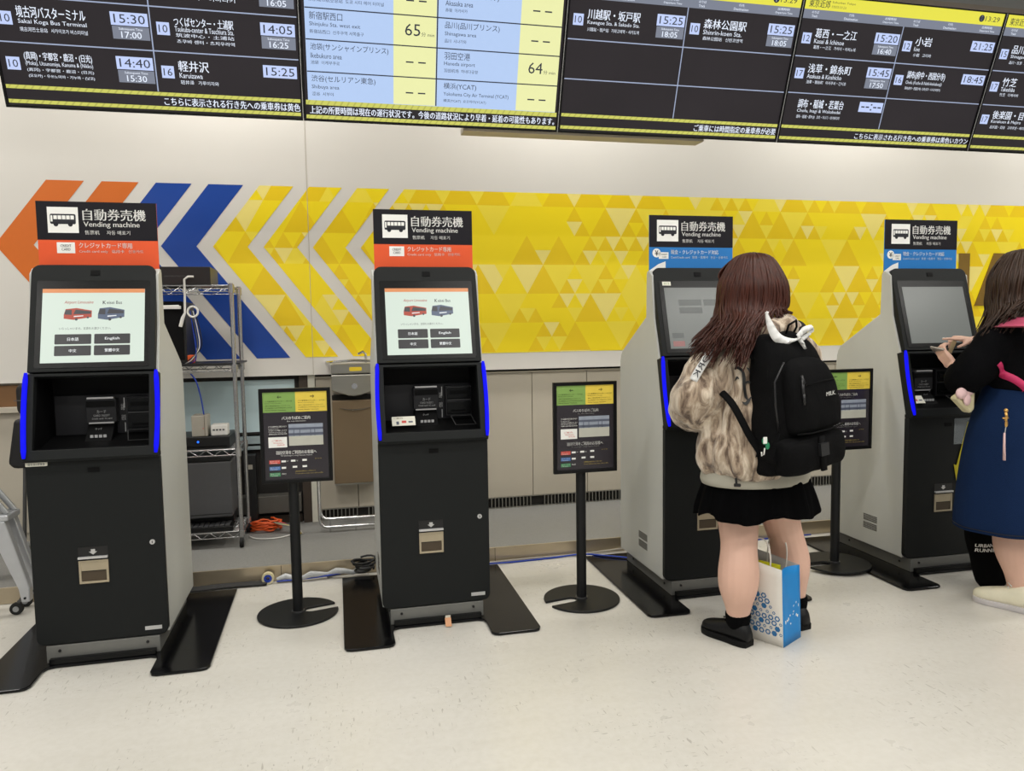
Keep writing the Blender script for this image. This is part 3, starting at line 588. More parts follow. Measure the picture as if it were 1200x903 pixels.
kiosk(1, 'black ticket machine with orange sign, between two sign stands', True, True, notice=True)
kiosk(2, 'grey-sided ticket machine with blue sign, used by the woman in the beige jacket', False, False, notice=True)
k4 = kiosk(3, 'grey-sided ticket machine with blue sign, used by the woman in the denim skirt', False, False, notice=True)
fl = put('acrylic_flap', MB().box(.288, -.0055, .70, .40, -.0015, .842), 'acrylic', k4, bevel=.0005)
p = Print(.0062); p.poly([(.372, .82), (.392, .81), (.335, .575), (.352, .566), (.312, .482), (.289, .590), (.306, .585)]); pr('arrow_sticker', p, 'arrow_yellow', k4)

# ---------------------------------------------------------------- information stands
def stand(x, y, face_y, x0, slot, label, yaw=0.0):
    t = thing('sign_stand', label, 'sign stand', (x, y, .0135 if x > 3.5 else 0), 0, 'free-standing bus stop guide signs')
    rad, hw = .190, .030; P = []; a0 = math.asin(hw/rad)
    for k in range(49):
        a = slot+a0+(2*pi-2*a0)*k/48; P.append((rad*cos(a), rad*sin(a)))
    for k in range(7):
        a = slot-pi/2-pi*k/6; P.append((.062*cos(slot)+hw*cos(a), .062*sin(slot)+hw*sin(a)))
    put('base', MB().prism(P, .001, .012, 'z'), 'stand_black', t, bevel=.003)
    put('collar', MB().cyl((0, 0, .012), (0, 0, .018), .030, 24), 'tube_grey', t, smooth=True)
    put('pole', MB().cyl((0, 0, .018), (0, 0, .90), .0245, 24), 'stand_black', t, smooth=True)
    w, h = .325, .447; fx = x0-x; fy = face_y-y
    fr = put('frame', MB().ring_prism([(0, 0), (w, 0), (w, h), (0, h)], [(.017, .017), (w-.017, .017), (w-.017, h-.017), (.017, h-.017)], -.006, .014), 'frame_black', t, (fx, fy, .652), (0, 0, yaw), bevel=.002)
    put('backing', MB().box(.004, .004, .004, w-.004, .018, h-.004), 'frame_black', fr); put('clamp', MB().box(w/2-.03, .018, .12, w/2+.03, .032, .26), 'stand_black', fr)
    po = put('poster', MB().box(.016, 0, .016, w-.016, .004, h-.016), 'poster_dark', t, (fx, fy, .652), (0, 0, yaw))
    q = lambda n_: Print(.0006+n_*.0004)
    U = lambda a: (a-178)/477*w; Vv = lambda b: h-(b-100)/700*h
    def R4(p, a, b, c, d): p.rect(U(a), Vv(d), U(c), Vv(b))
    def T(p, s_, a, b, c, d, bold=.008): p.text(s_, U(a), Vv(d), U(c), Vv(b), bold)
    g = q(0); R4(g, 203, 127, 419, 275); pr('green_field', g, 'poster_green', po); g = q(0); R4(g, 419, 127, 632, 275); pr('yellow_field', g, 'poster_yellow', po)
    for X0, m, s_ in ((205, 'ink_green', '←'), (424, 'ink_brown', '→')):
        g = q(1); d = 1 if s_ == '→' else -1; cx = X0+108; g.poly([(U(cx-14), Vv(166)), (U(cx+14), Vv(166)), (U(cx+14), Vv(160)), (U(cx-14), Vv(160))]); 
        hx = cx+14*d; g.poly([(U(hx), Vv(163)), (U(hx-11*d), Vv(150)), (U(hx-11*d), Vv(155)), (U(hx-4*d), Vv(163)), (U(hx-11*d), Vv(171)), (U(hx-11*d), Vv(176))][::d])
        T(g, 'バス乗車券カウンター・のりば', X0+12, 188, X0+192, 199, .01); T(g, 'Bus ticket counter and bus stops', X0+12, 204, X0+120, 213, .004); T(g, '高速バス 羽田空港 横浜 東京シティエアターミナル', X0+14, 222, X0+180, 231, .004); T(g, '巴士售票处 公共汽车站 버스 승차권', X0+14, 238, X0+190, 247, .004); T(g, 'Narita Haneda Yokohama', X0+14, 254, X0+150, 263, .004)
        pr('lettering', g, m, po, split=True)
    g = q(0); T(g, 'バスのりばのご案内', 325, 306, 515, 332, .02); T(g, 'Bus stop information', 360, 338, 485, 350); T(g, 'のりばは建物を出た正面にあります', 235, 374, 355, 386, .0); T(g, 'Bus stops are outside', 235, 392, 300, 400, .0); T(g, '各方面のバスが発着いたします', 235, 404, 356, 413, .0); T(g, 'Please check the number of your stop', 235, 418, 350, 426, .0); T(g, '请确认您的乘车站号码', 235, 431, 356, 439, .0)
    R4(g, 232, 458, 355, 535); T(g, '羽田空港をご利用のお客様へ', 278, 560, 550, 588, .02); T(g, 'For passengers using Haneda Airport', 310, 592, 520, 605)
    for (a, b) in ((312, 632), (376, 630), (452, 628), (312, 680), (386, 676), (452, 675)): R4(g, a, b, a+30, b+14)
    T(g, '約20分', 312, 726, 342, 738, .0); T(g, '約60分', 348, 634, 360, 642, .0); T(g, '約80分', 414, 634, 424, 642, .0)
    pr('lettering', g, 'white_print', po, split=True)
    g = q(0); R4(g, 368, 365, 598, 525); ph = pr('photo_print', g, 'poster_photo', po); g = q(1); R4(g, 368, 455, 598, 525); pr('photo_ground', g, 'poster_photo_low', po); g = q(2); R4(g, 368, 392, 598, 408); R4(g, 368, 432, 598, 450)
    for a in (400, 440, 512, 540): R4(g, a, 408, a+5, 455)
    pr('photo_shelter', g, 'poster_grey', po)
    for yy, m, w1 in ((628, 'poster_red', '第1ターミナル'), (676, 'poster_blue', '第2ターミナル'), (722, 'poster_emerald', '第3ターミナル')):
        g = q(0); R4(g, 232, yy, 304, yy+27); pr('terminal_box', g, m, po); g = q(1); T(g, w1, 238, yy+4, 298, yy+14, .008); T(g, 'Terminal', 238, yy+17, 285, yy+24, .0); pr('lettering', g, 'white_print', po, split=True)
    g = q(0); T(g, '※所要時間は道路状況により変わります', 402, 712, 540, 722, .0); T(g, 'Travel times may vary with traffic', 402, 730, 590, 740, .0); T(g, '円', 540, 625, 580, 630, .0); pr('lettering', g, 'ink_gold', po, split=True)
    g = q(1); T(g, 'ご案内', 255, 478, 320, 490, .0); T(g, 'Website', 262, 497, 330, 506, .0); T(g, '時刻表', 290, 512, 340, 522, .0); pr('lettering', g, 'poster_red', po, split=True)
    return t
stand(1.016, .300, .262, .877, .25, 'black sign stand with guide poster between the wire rack and the second ticket machine', -.03)
stand(2.397, .115, .075, 2.247, pi+.22, 'black sign stand with guide poster between the second and third ticket machines')
stand(3.930, .230, .190, 3.795, pi+.05, 'black sign stand with guide poster half hidden behind the black backpack')
# ---------------------------------------------------------------- wire rack and what stands on it
rk = thing('wire_rack', 'chrome wire shelf rack on casters behind the first ticket machine', 'rack', (0, 1.25, .083))
RX0, RX1, RY0, RY1 = .02, .648, .02, .36
for x in (RX0, RX1):
    for y in (RY0, RY1):
        m_ = MB().cyl((x, y, .075), (x, y, 1.565), .0125, 10)
        for k in range(58): m_.cyl((x, y, .09+k*.025), (x, y, .093+k*.025), .0138, 10)
        put('post', m_, 'wire_chrome', rk, smooth=True)
        c_ = put('caster', MB().cyl((x-.011, y-.012, .031), (x+.011, y-.012, .031), .030, 20), 'rubber', rk, bevel=.003, smooth=True)
        put('fork', MB().box(x-.016, y-.012, .028, x-.012, y+.01, .072).box(x+.012, y-.012, .028, x+.016, y+.01, .072).box(x-.016, y-.012, .066, x+.016, y+.012, .075), 'wire_chrome', c_)
SHZ = (.095, .590, 1.087, 1.552)
for z in SHZ:
    s_ = MB()
    for zz, r_ in ((z, .0035), (z-.034, .003)):
        for a, b_ in (((RX0, RY0), (RX1, RY0)), ((RX1, RY0), (RX1, RY1)), ((RX1, RY1), (RX0, RY1)), ((RX0, RY1), (RX0, RY0))): s_.cyl((*a, zz), (*b_, zz), r_, 6)
    for (xa, ya, xb, yb) in ((RX0, RY0, RX1, RY0), (RX0, RY1, RX1, RY1), (RX1, RY0, RX1, RY1)):
        L_ = math.hypot(xb-xa, yb-ya); n = max(4, int(L_/.042)//2*2); pts = []
        for k in range(n+1): pts.append((xa+(xb-xa)*k/n, ya+(yb-ya)*k/n, z-(.034 if k % 2 else 0)))
        s_.tube(pts, .0026, 6)
    for k in range(16): y = RY0+(RY1-RY0)*(k+.5)/16; s_.cyl((RX0, y, z+.003), (RX1, y, z+.003), .0016, 5)
    for x in (RX0, RX1):
        for y in (RY0, RY1): s_.cyl((x, y, z-.042), (x, y, z+.006), .018, 10)
    put('wire_shelf', s_, 'wire_chrome', rk, kind='stuff')
def slab(name, label, cat, box, m, bevel=.004, group=None, extra=None):
    x0, y0, z0, x1, y1, z1 = box
    o = put(name, MB().box(x0, y0, z0, x1, y1, z1).xf(Matrix.Translation((-(x0+x1)/2, -(y0+y1)/2, -z0))), m, None, ((x0+x1)/2, (y0+y1)/2, z0), bevel=bevel); tag(o, label, cat, group)
    return o
SZ = [.083+z+.0048 for z in SHZ]
o = slab('control_box', 'black flat device box on the top shelf of the wire rack', 'device', (.06, 1.275, SZ[3], .537, 1.56, 1.744), 'device_black')
p = Print(.0); p.ring(0, 0, .014, .0025, 20); p.rect(-.002, -.007, .002, .007); p.text('UNINTERRUPTIBLE POWER', .03, -.004, .16, .004, .0); pr('emblem', p, 'device_charcoal', o, (-.04, -.1435, .05))
o = slab('computer_tower', 'black computer tower on the second shelf of the wire rack', 'computer', (.20, 1.30, SZ[2]+.012, .386, 1.58, 1.545), 'device_black')
put('front_panel', MB().box(-.08, -.146, .02, .08, -.1405, .36), 'niche_black', o, bevel=.003); put('cooling_slot', MB().box(-.06, -.1475, .05, .02, -.1455, .055), 'device_charcoal', o)
o = slab('shelf_board', 'thin black board lying on the second shelf of the wire rack', 'board', (.035, 1.262, SZ[2], .68, 1.62, SZ[2]+.011), 'device_black', .002)
o = slab('orange_pouch', 'small orange pouch on the black board beside the computer tower', 'pouch', (.388, 1.29, SZ[2]+.0115, .425, 1.33, 1.235), 'orange_cable', .008)
put('flap', MB().box(-.017, -.022, .03, .017, -.0195, .046), 'orange_cable', o, bevel=.001)
hk = thing('cable_hook', 'white hook hanging from the top shelf of the wire rack with cables', 'hook', (.40, 1.268, 1.60))
put('hook', MB().tube([(.05, -.02, .085), (.02, -.02, .085), (.0, -.02, .07), (-.002, -.02, -.02), (-.006, -.015, -.12), (-.02, -.012, -.15), (-.035, -.01, -.2)], [.006]*5+[.010, .010], 8), 'white_cable', hk, smooth=True)
put('ring_loop', MB().tube([(.035+.028*cos(a*pi/8), -.01, -.115+.03*sin(a*pi/8)) for a in range(17)], .006, 8), 'white_cable', hk, smooth=True)
put('hook_bar', MB().tube([(-.13, 0, .01), (-.13, 0, -.08), (-.04, 0, -.08)], .005, 8).box(-.125, -.008, -.098, -.03, .008, -.08), 'white_cable', hk)
def cable(name, label, pts, r, m, group=None, parent=None, z=None):
    pts = [V(p) for p in pts]; out = []
    for k in range(len(pts)-1):
        p0, p1, p2, p3 = pts[max(k-1, 0)], pts[k], pts[k+1], pts[min(k+2, len(pts)-1)]
        for j in range(6):
            t = j/6; out.append(.5*((2*p1)+(p2-p0)*t+(2*p0-5*p1+4*p2-p3)*t*t+(3*p1-p0-3*p2+p3)*t**3))
    out.append(pts[-1]); base = out[0].copy() if parent is None else V((0, 0, 0))
    o = put(name, MB().tube([q-base for q in out], r, 8), m, parent, base if parent is None else (0, 0, 0), smooth='all')
    if label: tag(o, label, 'cable', group)
    return o
for k in range(4):
    cable('cable', 'loose %s cable hanging under the wire rack top' % ('blue', 'grey', 'white', 'black')[k], [(.42+.008*k, 1.262, 1.49), (.43+.012*k, 1.275, 1.38), (.44+.010*k, 1.27, 1.28), (.435-.01*k, 1.275, 1.21), (.40-.012*k, 1.29, 1.186)], .0028, ('blue_cable', 'device_charcoal', 'white_cable', 'black_cable')[k], 'cables hanging in the wire rack')
cable('cable', 'thin blue cable hanging from second shelf to the grey router', [(.40, 1.30, 1.125), (.43, 1.29, 1.08), (.45, 1.30, .98), (.46, 1.31, .882)], .004, 'blue_cable')
o = slab('amplifier', 'wide black box with blue light on the third shelf of the rack', 'device', (.05, 1.285, SZ[1], .60, 1.58, .752), 'device_black')
put('power_light', MB().sphere((.10, -.149, .045), .006, 10, 6), 'led_dot', o); put('front_trim', MB().box(-.26, -.151, .012, .26, -.1478, .018), 'bezel_black', o)
o = slab('router', 'beige-grey upright router box with red light on the black amplifier', 'router', (.39, 1.30, .7525, .478, 1.42, .878), 'device_grey', .006)
put('red_light', MB().box(.018, -.0615, .045, .024, -.06, .050), 'poster_red', o); put('seam', MB().box(.028, -.0612, .002, .030, -.0598, .124), 'slot_dark', o)
o = slab('network_box', 'small white network box with four ports beside the grey router', 'router', (.495, 1.31, .7525, .588, 1.40, .818), 'white_cable', .006)
for k in range(4): put('port', MB().box(-.036+k*.018, -.0465, .03, -.024+k*.018, -.0452, .04), 'device_charcoal', o)
o = slab('storage_bin', 'charcoal plastic bin on the lowest shelf of the wire rack', 'bin', (.10, 1.30, .262, .598, 1.55, .600), 'device_charcoal', .01)
put('lid', MB().box(-.252, -.13, .339, .252, .13, .370), 'device_black', o, bevel=.006); put('fold', MB().box(-.249, -.1275, .02, .249, -.1256, .023), 'device_black', o)
o = slab('keyboard', 'black keyboard under the charcoal bin on the lowest rack shelf', 'keyboard', (.15, 1.272, SZ[0]+.002, .60, 1.40, SZ[0]+.03), 'device_black', .004)
kb = MB()
for a in range(14):
    for b_ in range(4): kb.box(-.21+a*.03, -.055+b_*.027, .0285, -.186+a*.03, -.032+b_*.027, .034)
put('keys', kb, 'device_charcoal', o, kind='stuff')
o = slab('stand_block', 'black block holding the charcoal bin above the keyboard', 'block', (.12, 1.41, SZ[0], .59, 1.54, .2615), 'device_black', .004)
o = slab('computer_tower', 'narrow black computer standing on the platform behind the wire rack', 'computer', (.645, 1.63, .0835, .705, 1.70, .575), 'device_black')
put('drive_slot', MB().box(-.022, -.0375, .40, .010, -.0345, .43), 'device_grey', o)
# orange cable coil and loose wires on the ledge
ec = thing('cable_coil', 'coil of orange extension cable on the platform beside the rack', 'cable', (.76, 1.585, .083))
cp = []
for k in range(150):
    a = k*2*pi/24; rr_ = .075+.012*sin(k*1.7); cp.append((rr_*1.1*cos(a), rr_*.55*sin(a), .012+.00040*k+.006*sin(k*.9)))
put('coil', MB().tube(cp, .0065, 6), 'orange_cable', ec, smooth='all')
for k, m in enumerate(('orange_cable', 'poster_red', 'blue_cable', 'charm_green', 'sticker_yellow', 'device_grey')):
    cable('loose_wire', None, [(.03, 0, .05+.003*k), (.09, -.03-.01*k, .06), (.15+.008*k, -.07-.008*k, .04), (.19+.012*k-.02, -.13-.004*k, .006)], .004, m, parent=ec)
cable('cable', 'white cable lying on the platform between the rack and the orange coil', [(.665, 1.47, .09), (.72, 1.40, .089), (.82, 1.38, .089), (.90, 1.42, .089), (.95, 1.50, .089)], .004, 'white_cable')
# drinking fountain with chrome guard rail
fo = thing('drinking_fountain', 'stainless wall-mounted drinking fountain with brown lower cover', 'drinking fountain', (1.34, 1.75, .36))
fw_ = .145
put('cover', MB().prism([(-.15, .0), (0, .0), (0, .55), (-.16, .55)], -fw_, fw_, 'x'), 'fountain_brown', fo, bevel=.004)
put('cover_grip', MB().tube([(-.10, -.163, .500), (-.05, -.166, .49), (.0, -.168, .487), (.05, -.166, .49), (.10, -.163, .500)], [.004, .008, .010, .008, .004], 8, flat=.5), 'chrome', fo, smooth=True)
put('shadow_gap', MB().box(-fw_, -.12, .5505, fw_, 0, .575), 'dark_gap', fo)
pts = [(-fw_, .62), (-fw_*.6, .60), (-.04, .585), (0, .580), (.04, .585), (fw_*.6, .60), (fw_, .62), (fw_, .72), (-fw_, .72)]
put('basin', MB().prism(pts, -.21, 0), 'steel', fo, bevel=.006); put('head_band', MB().box(-fw_, -.20, .725, fw_, 0, .79), 'steel', fo, bevel=.006)
p = Print(.2012); p.poly(rr(-.03, .742, .05, .768, .008)); st = pr('sticker', p, 'sticker_yellow', fo)
put('push_button', MB().cyl((0, -.222, .645), (0, -.21, .645), .018, 16), 'chrome', fo, smooth=True)
put('rim', MB().tube([(-fw_-.03, -.02, .80), (-fw_-.02, -.15, .80), (-fw_+.02, -.215, .805), (0, -.235, .812), (fw_-.02, -.215, .805), (fw_+.02, -.15, .80), (fw_+.03, -.02, .80)], .012, 8, flat=.7), 'chrome', fo, smooth=True)
put('spout', MB().tube([(.08, -.10, .79), (.08, -.11, .85), (.06, -.14, .865), (.03, -.15, .85)], .008, 8), 'chrome', fo, smooth=True); put('lower_pipe', MB().box(-fw_, -.135, -.012, fw_, -.01, -.001), 'steel', fo)
gr = thing('guard_rail', 'bent chrome guard rail on the platform below the drinking fountain', 'rail', (1.10, 1.47, .083))
def rail(zb): 
    L_ = [(0, 0, .42), (0, 0, zb+.05), (.008, -.004, zb+.02), (.03, -.012, zb+.003), (.06, -.02, zb), (.42, -.02, zb)]
    return MB().tube(L_, .0105, 10)
put('tube', rail(.085), 'chrome', gr, smooth=True); put('tube', rail(.032).xf(Matrix.Translation((-.004, .0, 0))), 'chrome', gr, smooth=True)
b_ = MB()
for x in (.06, .22, .40): b_.cyl((x, -.02, .0), (x, -.02, .1), .006, 8)
put('rail_foot', b_, 'chrome', gr)
# floor cables
for k in range(5):
    cable('cable', 'black cable along the kerb by the tape roll, %s from kerb' % ('first', 'second', 'third', 'fourth', 'fifth')[k], [(.30, .805-.012*k, .009+.0*k), (.45, .80-.014*k, .009), (.62, .808-.013*k, .011), (.83, .802-.012*k, .010)], .0065, 'black_cable', 'black cables along the kerb')
w_ = thing('tape_roll', 'roll of cream tape with blue core leaning at the kerb', 'tape', (.835, .785, .033))
def ringtube(ri, ro, d):
    m_ = MB(); o_ = [(ro*cos(2*pi*k/24), ro*sin(2*pi*k/24)) for k in range(24)]; i_ = [(ri*cos(2*pi*k/24), ri*sin(2*pi*k/24)) for k in range(24)]
    return m_.ring_prism(o_, i_, -d, d)
put('roll', ringtube(.022, .032, .013), 'tape_cream', w_, smooth=True); put('core', ringtube(.010, .0215, .012), 'blue_cable', w_, smooth=True)
wp = thing('wrapped_cable', 'clear plastic sheet wrapped over cables along the kerb by the second machine', 'cable', (.88, .785, 0))
pts = [V((.0+.045*k, .010*sin(k*1.3), .020+.010*sin(k*1.9)+.0018*k)) for k in range(12)]
put('plastic_wrap', MB().tube(pts, [.010+.008*abs(sin(k*1.1)) for k in range(12)], 10), 'plastic_wrap', wp, smooth=True)
for k in range(2): cable('wire', None, [(0, -.008+.016*k, .012), (.2, -.01+.016*k, .016), (.45, .0+.01*k, .035)], .004, ('blue_cable', 'white_cable')[k], parent=wp)
bn = thing('cable_bundle', 'looped black power cable heaped behind the second machine', 'cable', (1.345, .765, .014)); pts = []
for k in range(70):
    a = k*2*pi/16; q = .045+.012*sin(k*.7); pts.append((q*1.15*cos(a), q*.55*sin(a), .012+.0009*k+q*.55*(1+sin(a))*.5))
put('loop', MB().tube(pts, .006, 6), 'black_cable', bn, smooth='all'); cable('lead', None, [(-.06, .01, .02), (-.12, .02, .01), (-.2, .02, -.005)], .006, 'device_charcoal', parent=bn)
cable('cable', 'blue network cable on the floor between the second and third machines', [(2.02, .74, .020), (2.2, .775, .006), (2.45, .79, .006), (2.62, .79, .012), (2.74, .70, .020), (2.86, .62, .020)], .005, 'blue_cable')
cable('cable', 'grey cable beside the kerb between the second and third machines', [(2.0, .79, .008), (2.3, .812, .007), (2.62, .811, .007), (2.9, .80, .022)], .006, 'device_grey')
cable('cable', 'blue network cable on the floor between the third and fourth machines', [(3.42, .70, .020), (3.7, .79, .006), (3.95, .80, .006), (4.15, .76, .020)], .005, 'blue_cable')
pc = thing('paper_tag', 'small curled orange and white paper tag under the second machine', 'paper', (1.685, -.062, .0)); me = MB()
me.grid([[(.0, .026-.02*j, .036-.030*j+.004*j*j+.001) for j in (0, .5, 1, 1.3)], [(.028, .026-.02*j, .036-.030*j+.004*j*j+.001) for j in (0, .5, 1, 1.3)]])
put('tag', me, 'tag_orange', pc); me = MB(); me.grid([[(.002, .026, .037), (.002, .022, .050)], [(.026, .026, .037), (.026, .022, .050)]]); put('upper_flap', me, 'notice_white', pc)
# rolling step stool cut by the frame
sx = thing('step_stool', 'silver rolling step stool at the left edge, on black casters', 'step stool', (-.635, .715, 0))
for yy in (-.06, .05):
    for s_ in (1, -1):
        leg = put('leg', MB().prism([(s_*.20, .47), (s_*.285, .47), (s_*.375, .13), (s_*.372, .065), (s_*.335, .065), (s_*.325, .13)], yy-.022, yy+.022), 'stool_silver', sx, bevel=.005)
        put('bolt', MB().cyl((s_*.352, yy-.026, .085), (s_*.352, yy-.021, .085), .006, 10), 'device_black', leg)
        cx = s_*.305; ca = put('caster', MB().cyl((cx, yy-.012, .0305), (cx, yy+.012, .0305), .030, 20), 'rubber', sx, bevel=.004, smooth=True)
        put('hub', MB().cyl((cx, yy-.0145, .0305), (cx, yy+.0145, .0305), .014, 14), 'stool_grey', ca); put('fork', MB().tube([(cx, yy, .034), (cx+.01*s_, yy, .064), (cx+.035*s_, yy, .078)], .008, 8), 'tube_grey', ca)
put('tread', MB().box(-.30, -.08, .47, .30, .07, .50), 'stool_silver', sx, bevel=.006); put('tread', MB().box(-.12, -.07, .76, .12, .06, .79), 'stool_silver', sx, bevel=.006)
for s_ in (1, -1):
    for yy in (-.05, .04): put('upright', MB().tube([(s_*.285, yy, .50), (s_*.11, yy*.95, .76)], .014, 10), 'stool_grey', sx, smooth=True)
put('grip_pad', MB().box(-.285, -.07, .5005, .285, .06, .504), 'stool_grey', sx)
# stacked folding chairs behind the first machine
fc = thing('folding_chair', 'black padded folding chair on grey tubes behind the first machine', 'chair', (-.31, 1.02, .083))
put('backrest', MB().prism(rr(-.095, .86, .16, 1.03, .04), -.03, .03), 'pad_black', fc, bevel=.02, smooth=True)
put('seat', MB().prism([(-.105, .865-.02), (-.145, .61), (-.12, .585), (.16, .585), (.16, .845)], -.045, .045), 'pad_black', fc, bevel=.02, smooth=True)
put('seam', MB().box(-.10, -.034, .94, .16, -.0305, .944), 'device_charcoal', fc)
for k, (xa, xb) in enumerate(((-.075, -.105), (-.045, -.065), (-.03, -.045), (.12, .14))): put('leg', MB().tube([(xa, -.01+.02*k, .60), (xb, -.03+.03*k, .012)], .0095, 10), 'tube_grey', fc, smooth=True)
put('cross_bar', MB().box(-.13, -.03, .11, .16, .05, .15), 'device_black', fc, bevel=.004); put('foot_bar', MB().box(-.13, -.04, .001, .16, .07, .020), 'device_black', fc, bevel=.004)
# ---------------------------------------------------------------- people
def spline(pts, n=6):
    out = []; pts = [tuple(p) for p in pts]
    for k in range(len(pts)-1):
        P = [pts[max(k-1, 0)], pts[k], pts[k+1], pts[min(k+2, len(pts)-1)]]
        for j in range(n):
            t = j/n; out.append(tuple(.5*(2*b+(c-a)*t+(2*a-5*b+4*c-d)*t*t+(3*b-a-3*c+d)*t**3) for a, b, c, d in zip(*P)))
    out.append(pts[-1]); return out
def limb(mb, P, seg=18, n=5, flat=1.0, ref=None):
    """P: (x, y, z, radius)"""
    q = spline(P, n); a = V(q[0][:3]); b = V(q[1][:3]); d = (a-b).normalized()*q[0][3]*.35
    e = (V(q[-1][:3])-V(q[-2][:3])).normalized()*q[-1][3]*.4
    pts = [a+d]+[V(p[:3]) for p in q]+[V(q[-1][:3])+e]; rs = [q[0][3]*.6]+[p[3] for p in q]+[q[-1][3]*.55]
    return mb.tube(pts, rs, seg, flat=flat, ref=ref)
def rings(specs, yaw=0, seg=40, n=4, e=2.0, mod=None):
    """specs: (cx, cy, z, rx, ry); superellipse rings, smoothed along z"""
    out = []
    for (cx, cy, z, rx, ry) in spline(specs, n):
        r_ = []
        for k in range(seg):
            a = 2*pi*k/seg; c, s = cos(a), sin(a); x = rx*math.copysign(abs(c)**(2/e), c); y = ry*math.copysign(abs(s)**(2/e), s); zz = z
            if mod: x, y, zz = mod(x, y, z, a)
            r_.append((cx+x*cos(yaw)-y*sin(yaw), cy+x*sin(yaw)+y*cos(yaw), zz))
        out.append(r_)
    return out
def remesh(mb, voxel, smooth=4, disp=None):
    me = mb.mesh('r'); o = bpy.data.objects.new('r', me); COL.objects.link(o)
    bm = bmesh.new(); bm.from_mesh(me); bmesh.ops.recalc_face_normals(bm, faces=bm.faces); bm.to_mesh(me); bm.free()
    r_ = o.modifiers.new('r', 'REMESH'); r_.mode = 'VOXEL'; r_.voxel_size = voxel
    if smooth: s_ = o.modifiers.new('s', 'SMOOTH'); s_.iterations = smooth; s_.factor = .5
    dg = bpy.context.evaluated_depsgraph_get(); dg.update(); out = bpy.data.meshes.new_from_object(o.evaluated_get(dg))
    bpy.data.objects.remove(o); bpy.data.meshes.remove(me)
    if disp:
        nr = [v.normal.copy() for v in out.vertices]
        for v, n_ in zip(out.vertices, nr): v.co += n_*disp(v.co)
    return out
def pm(name, me, m, root, **k):
    """a mesh modelled in place, stored relative to its root"""
    if isinstance(me, MB): me = me.mesh(name)
    me.transform(Matrix.Translation(-root.location)); return put(name, me, m, root, fix=not k.pop('nofix', False), **k)
def folds(sc=9.0, amp=.008, st=(1, 1, .35), sd=0):
    def f(co):
        p = V((co.x*st[0], co.y*st[1], co.z*st[2]))*sc+V((sd, 0, 0)); return amp*(noise.noise(p)+.5*noise.noise(p*2.1))
    return f
def hand(mb, W, D, N, side, curls, spread=.0105, thumb=.5, s=1.0, nails=None):
    """W wrist, D finger direction, N palm normal (fingers curl towards N), side +1/-1 which side the thumb is on"""
    W, D, N = V(W), V(D).normalized(), V(N).normalized(); N = (N-D*N.dot(D)).normalized(); S = D.cross(N).normalized()*side
    for k, o_ in enumerate((.029, .010, -.010, -.028)):
        mb.tube([W+S*o_*.55*s-D*.01*s, W+D*.045*s+S*o_*.85*s, W+D*.085*s+S*o_*s], [.014*s, .0145*s, .0105*s], 10)
    mb.tube([W-D*.012*s, W+D*.04*s, W+D*.08*s], [.022*s, .030*s, .030*s], 14, flat=.42, ref=N)
    L4 = ((.038, .024, .020), (.042, .027, .021), (.040, .025, .021), (.031, .020, .018))
    for k, o_ in enumerate((.029, .010, -.010, -.028)):
        p = W+D*.083*s+S*o_*s; d = (D+S*(o_*spread*60*.4)).normalized(); pts = [p-d*.012*s, p]; rs = [.0098*s, .0095*s]
        c = curls[k]
        for j in range(3):
            q = c[j] if isinstance(c, (list, tuple)) else c*(.8, 1.0, .8)[j]
            d = (Matrix.Rotation(q*1.0, 3, N.cross(d).normalized()) @ d) if False else (d*cos(q)+N*sin(q)).normalized() if j == 0 else d
            if j > 0:
                n2 = (N-d*N.dot(d)); n2 = (S.cross(d)*side) if n2.length < .05 else n2
                n2 = d.cross(S).normalized(); n2 = n2 if n2.dot(N)+n2.dot(-D) > 0 else -n2
                d = (d*cos(q)+n2*sin(q)).normalized()
            p = p+d*L4[k][j]*s; pts.append(p); rs.append((.0088, .0080, .0066)[j]*s)
        pts.append(p+d*.004*s); rs.append(.0035*s); mb.tube(pts, rs, 10)
        if nails is not None: nails.append((p-d*.004*s, d))
    b = W+S*.020*s+D*.012*s; t = [b, b+(S*.8+D*.9)*.022*s+N*.004, b+(S*1.0+D*1.6)*.026*s+N*(.012+.02*thumb)*s, b+(S*.75+D*2.5)*.027*s+N*(.016+.045*thumb)*s]
    mb.tube(t+[t[-1]+(t[-1]-t[-2]).normalized()*.005*s], [.015*s, .0135*s, .0105*s, .0085*s, .004*s], 10)
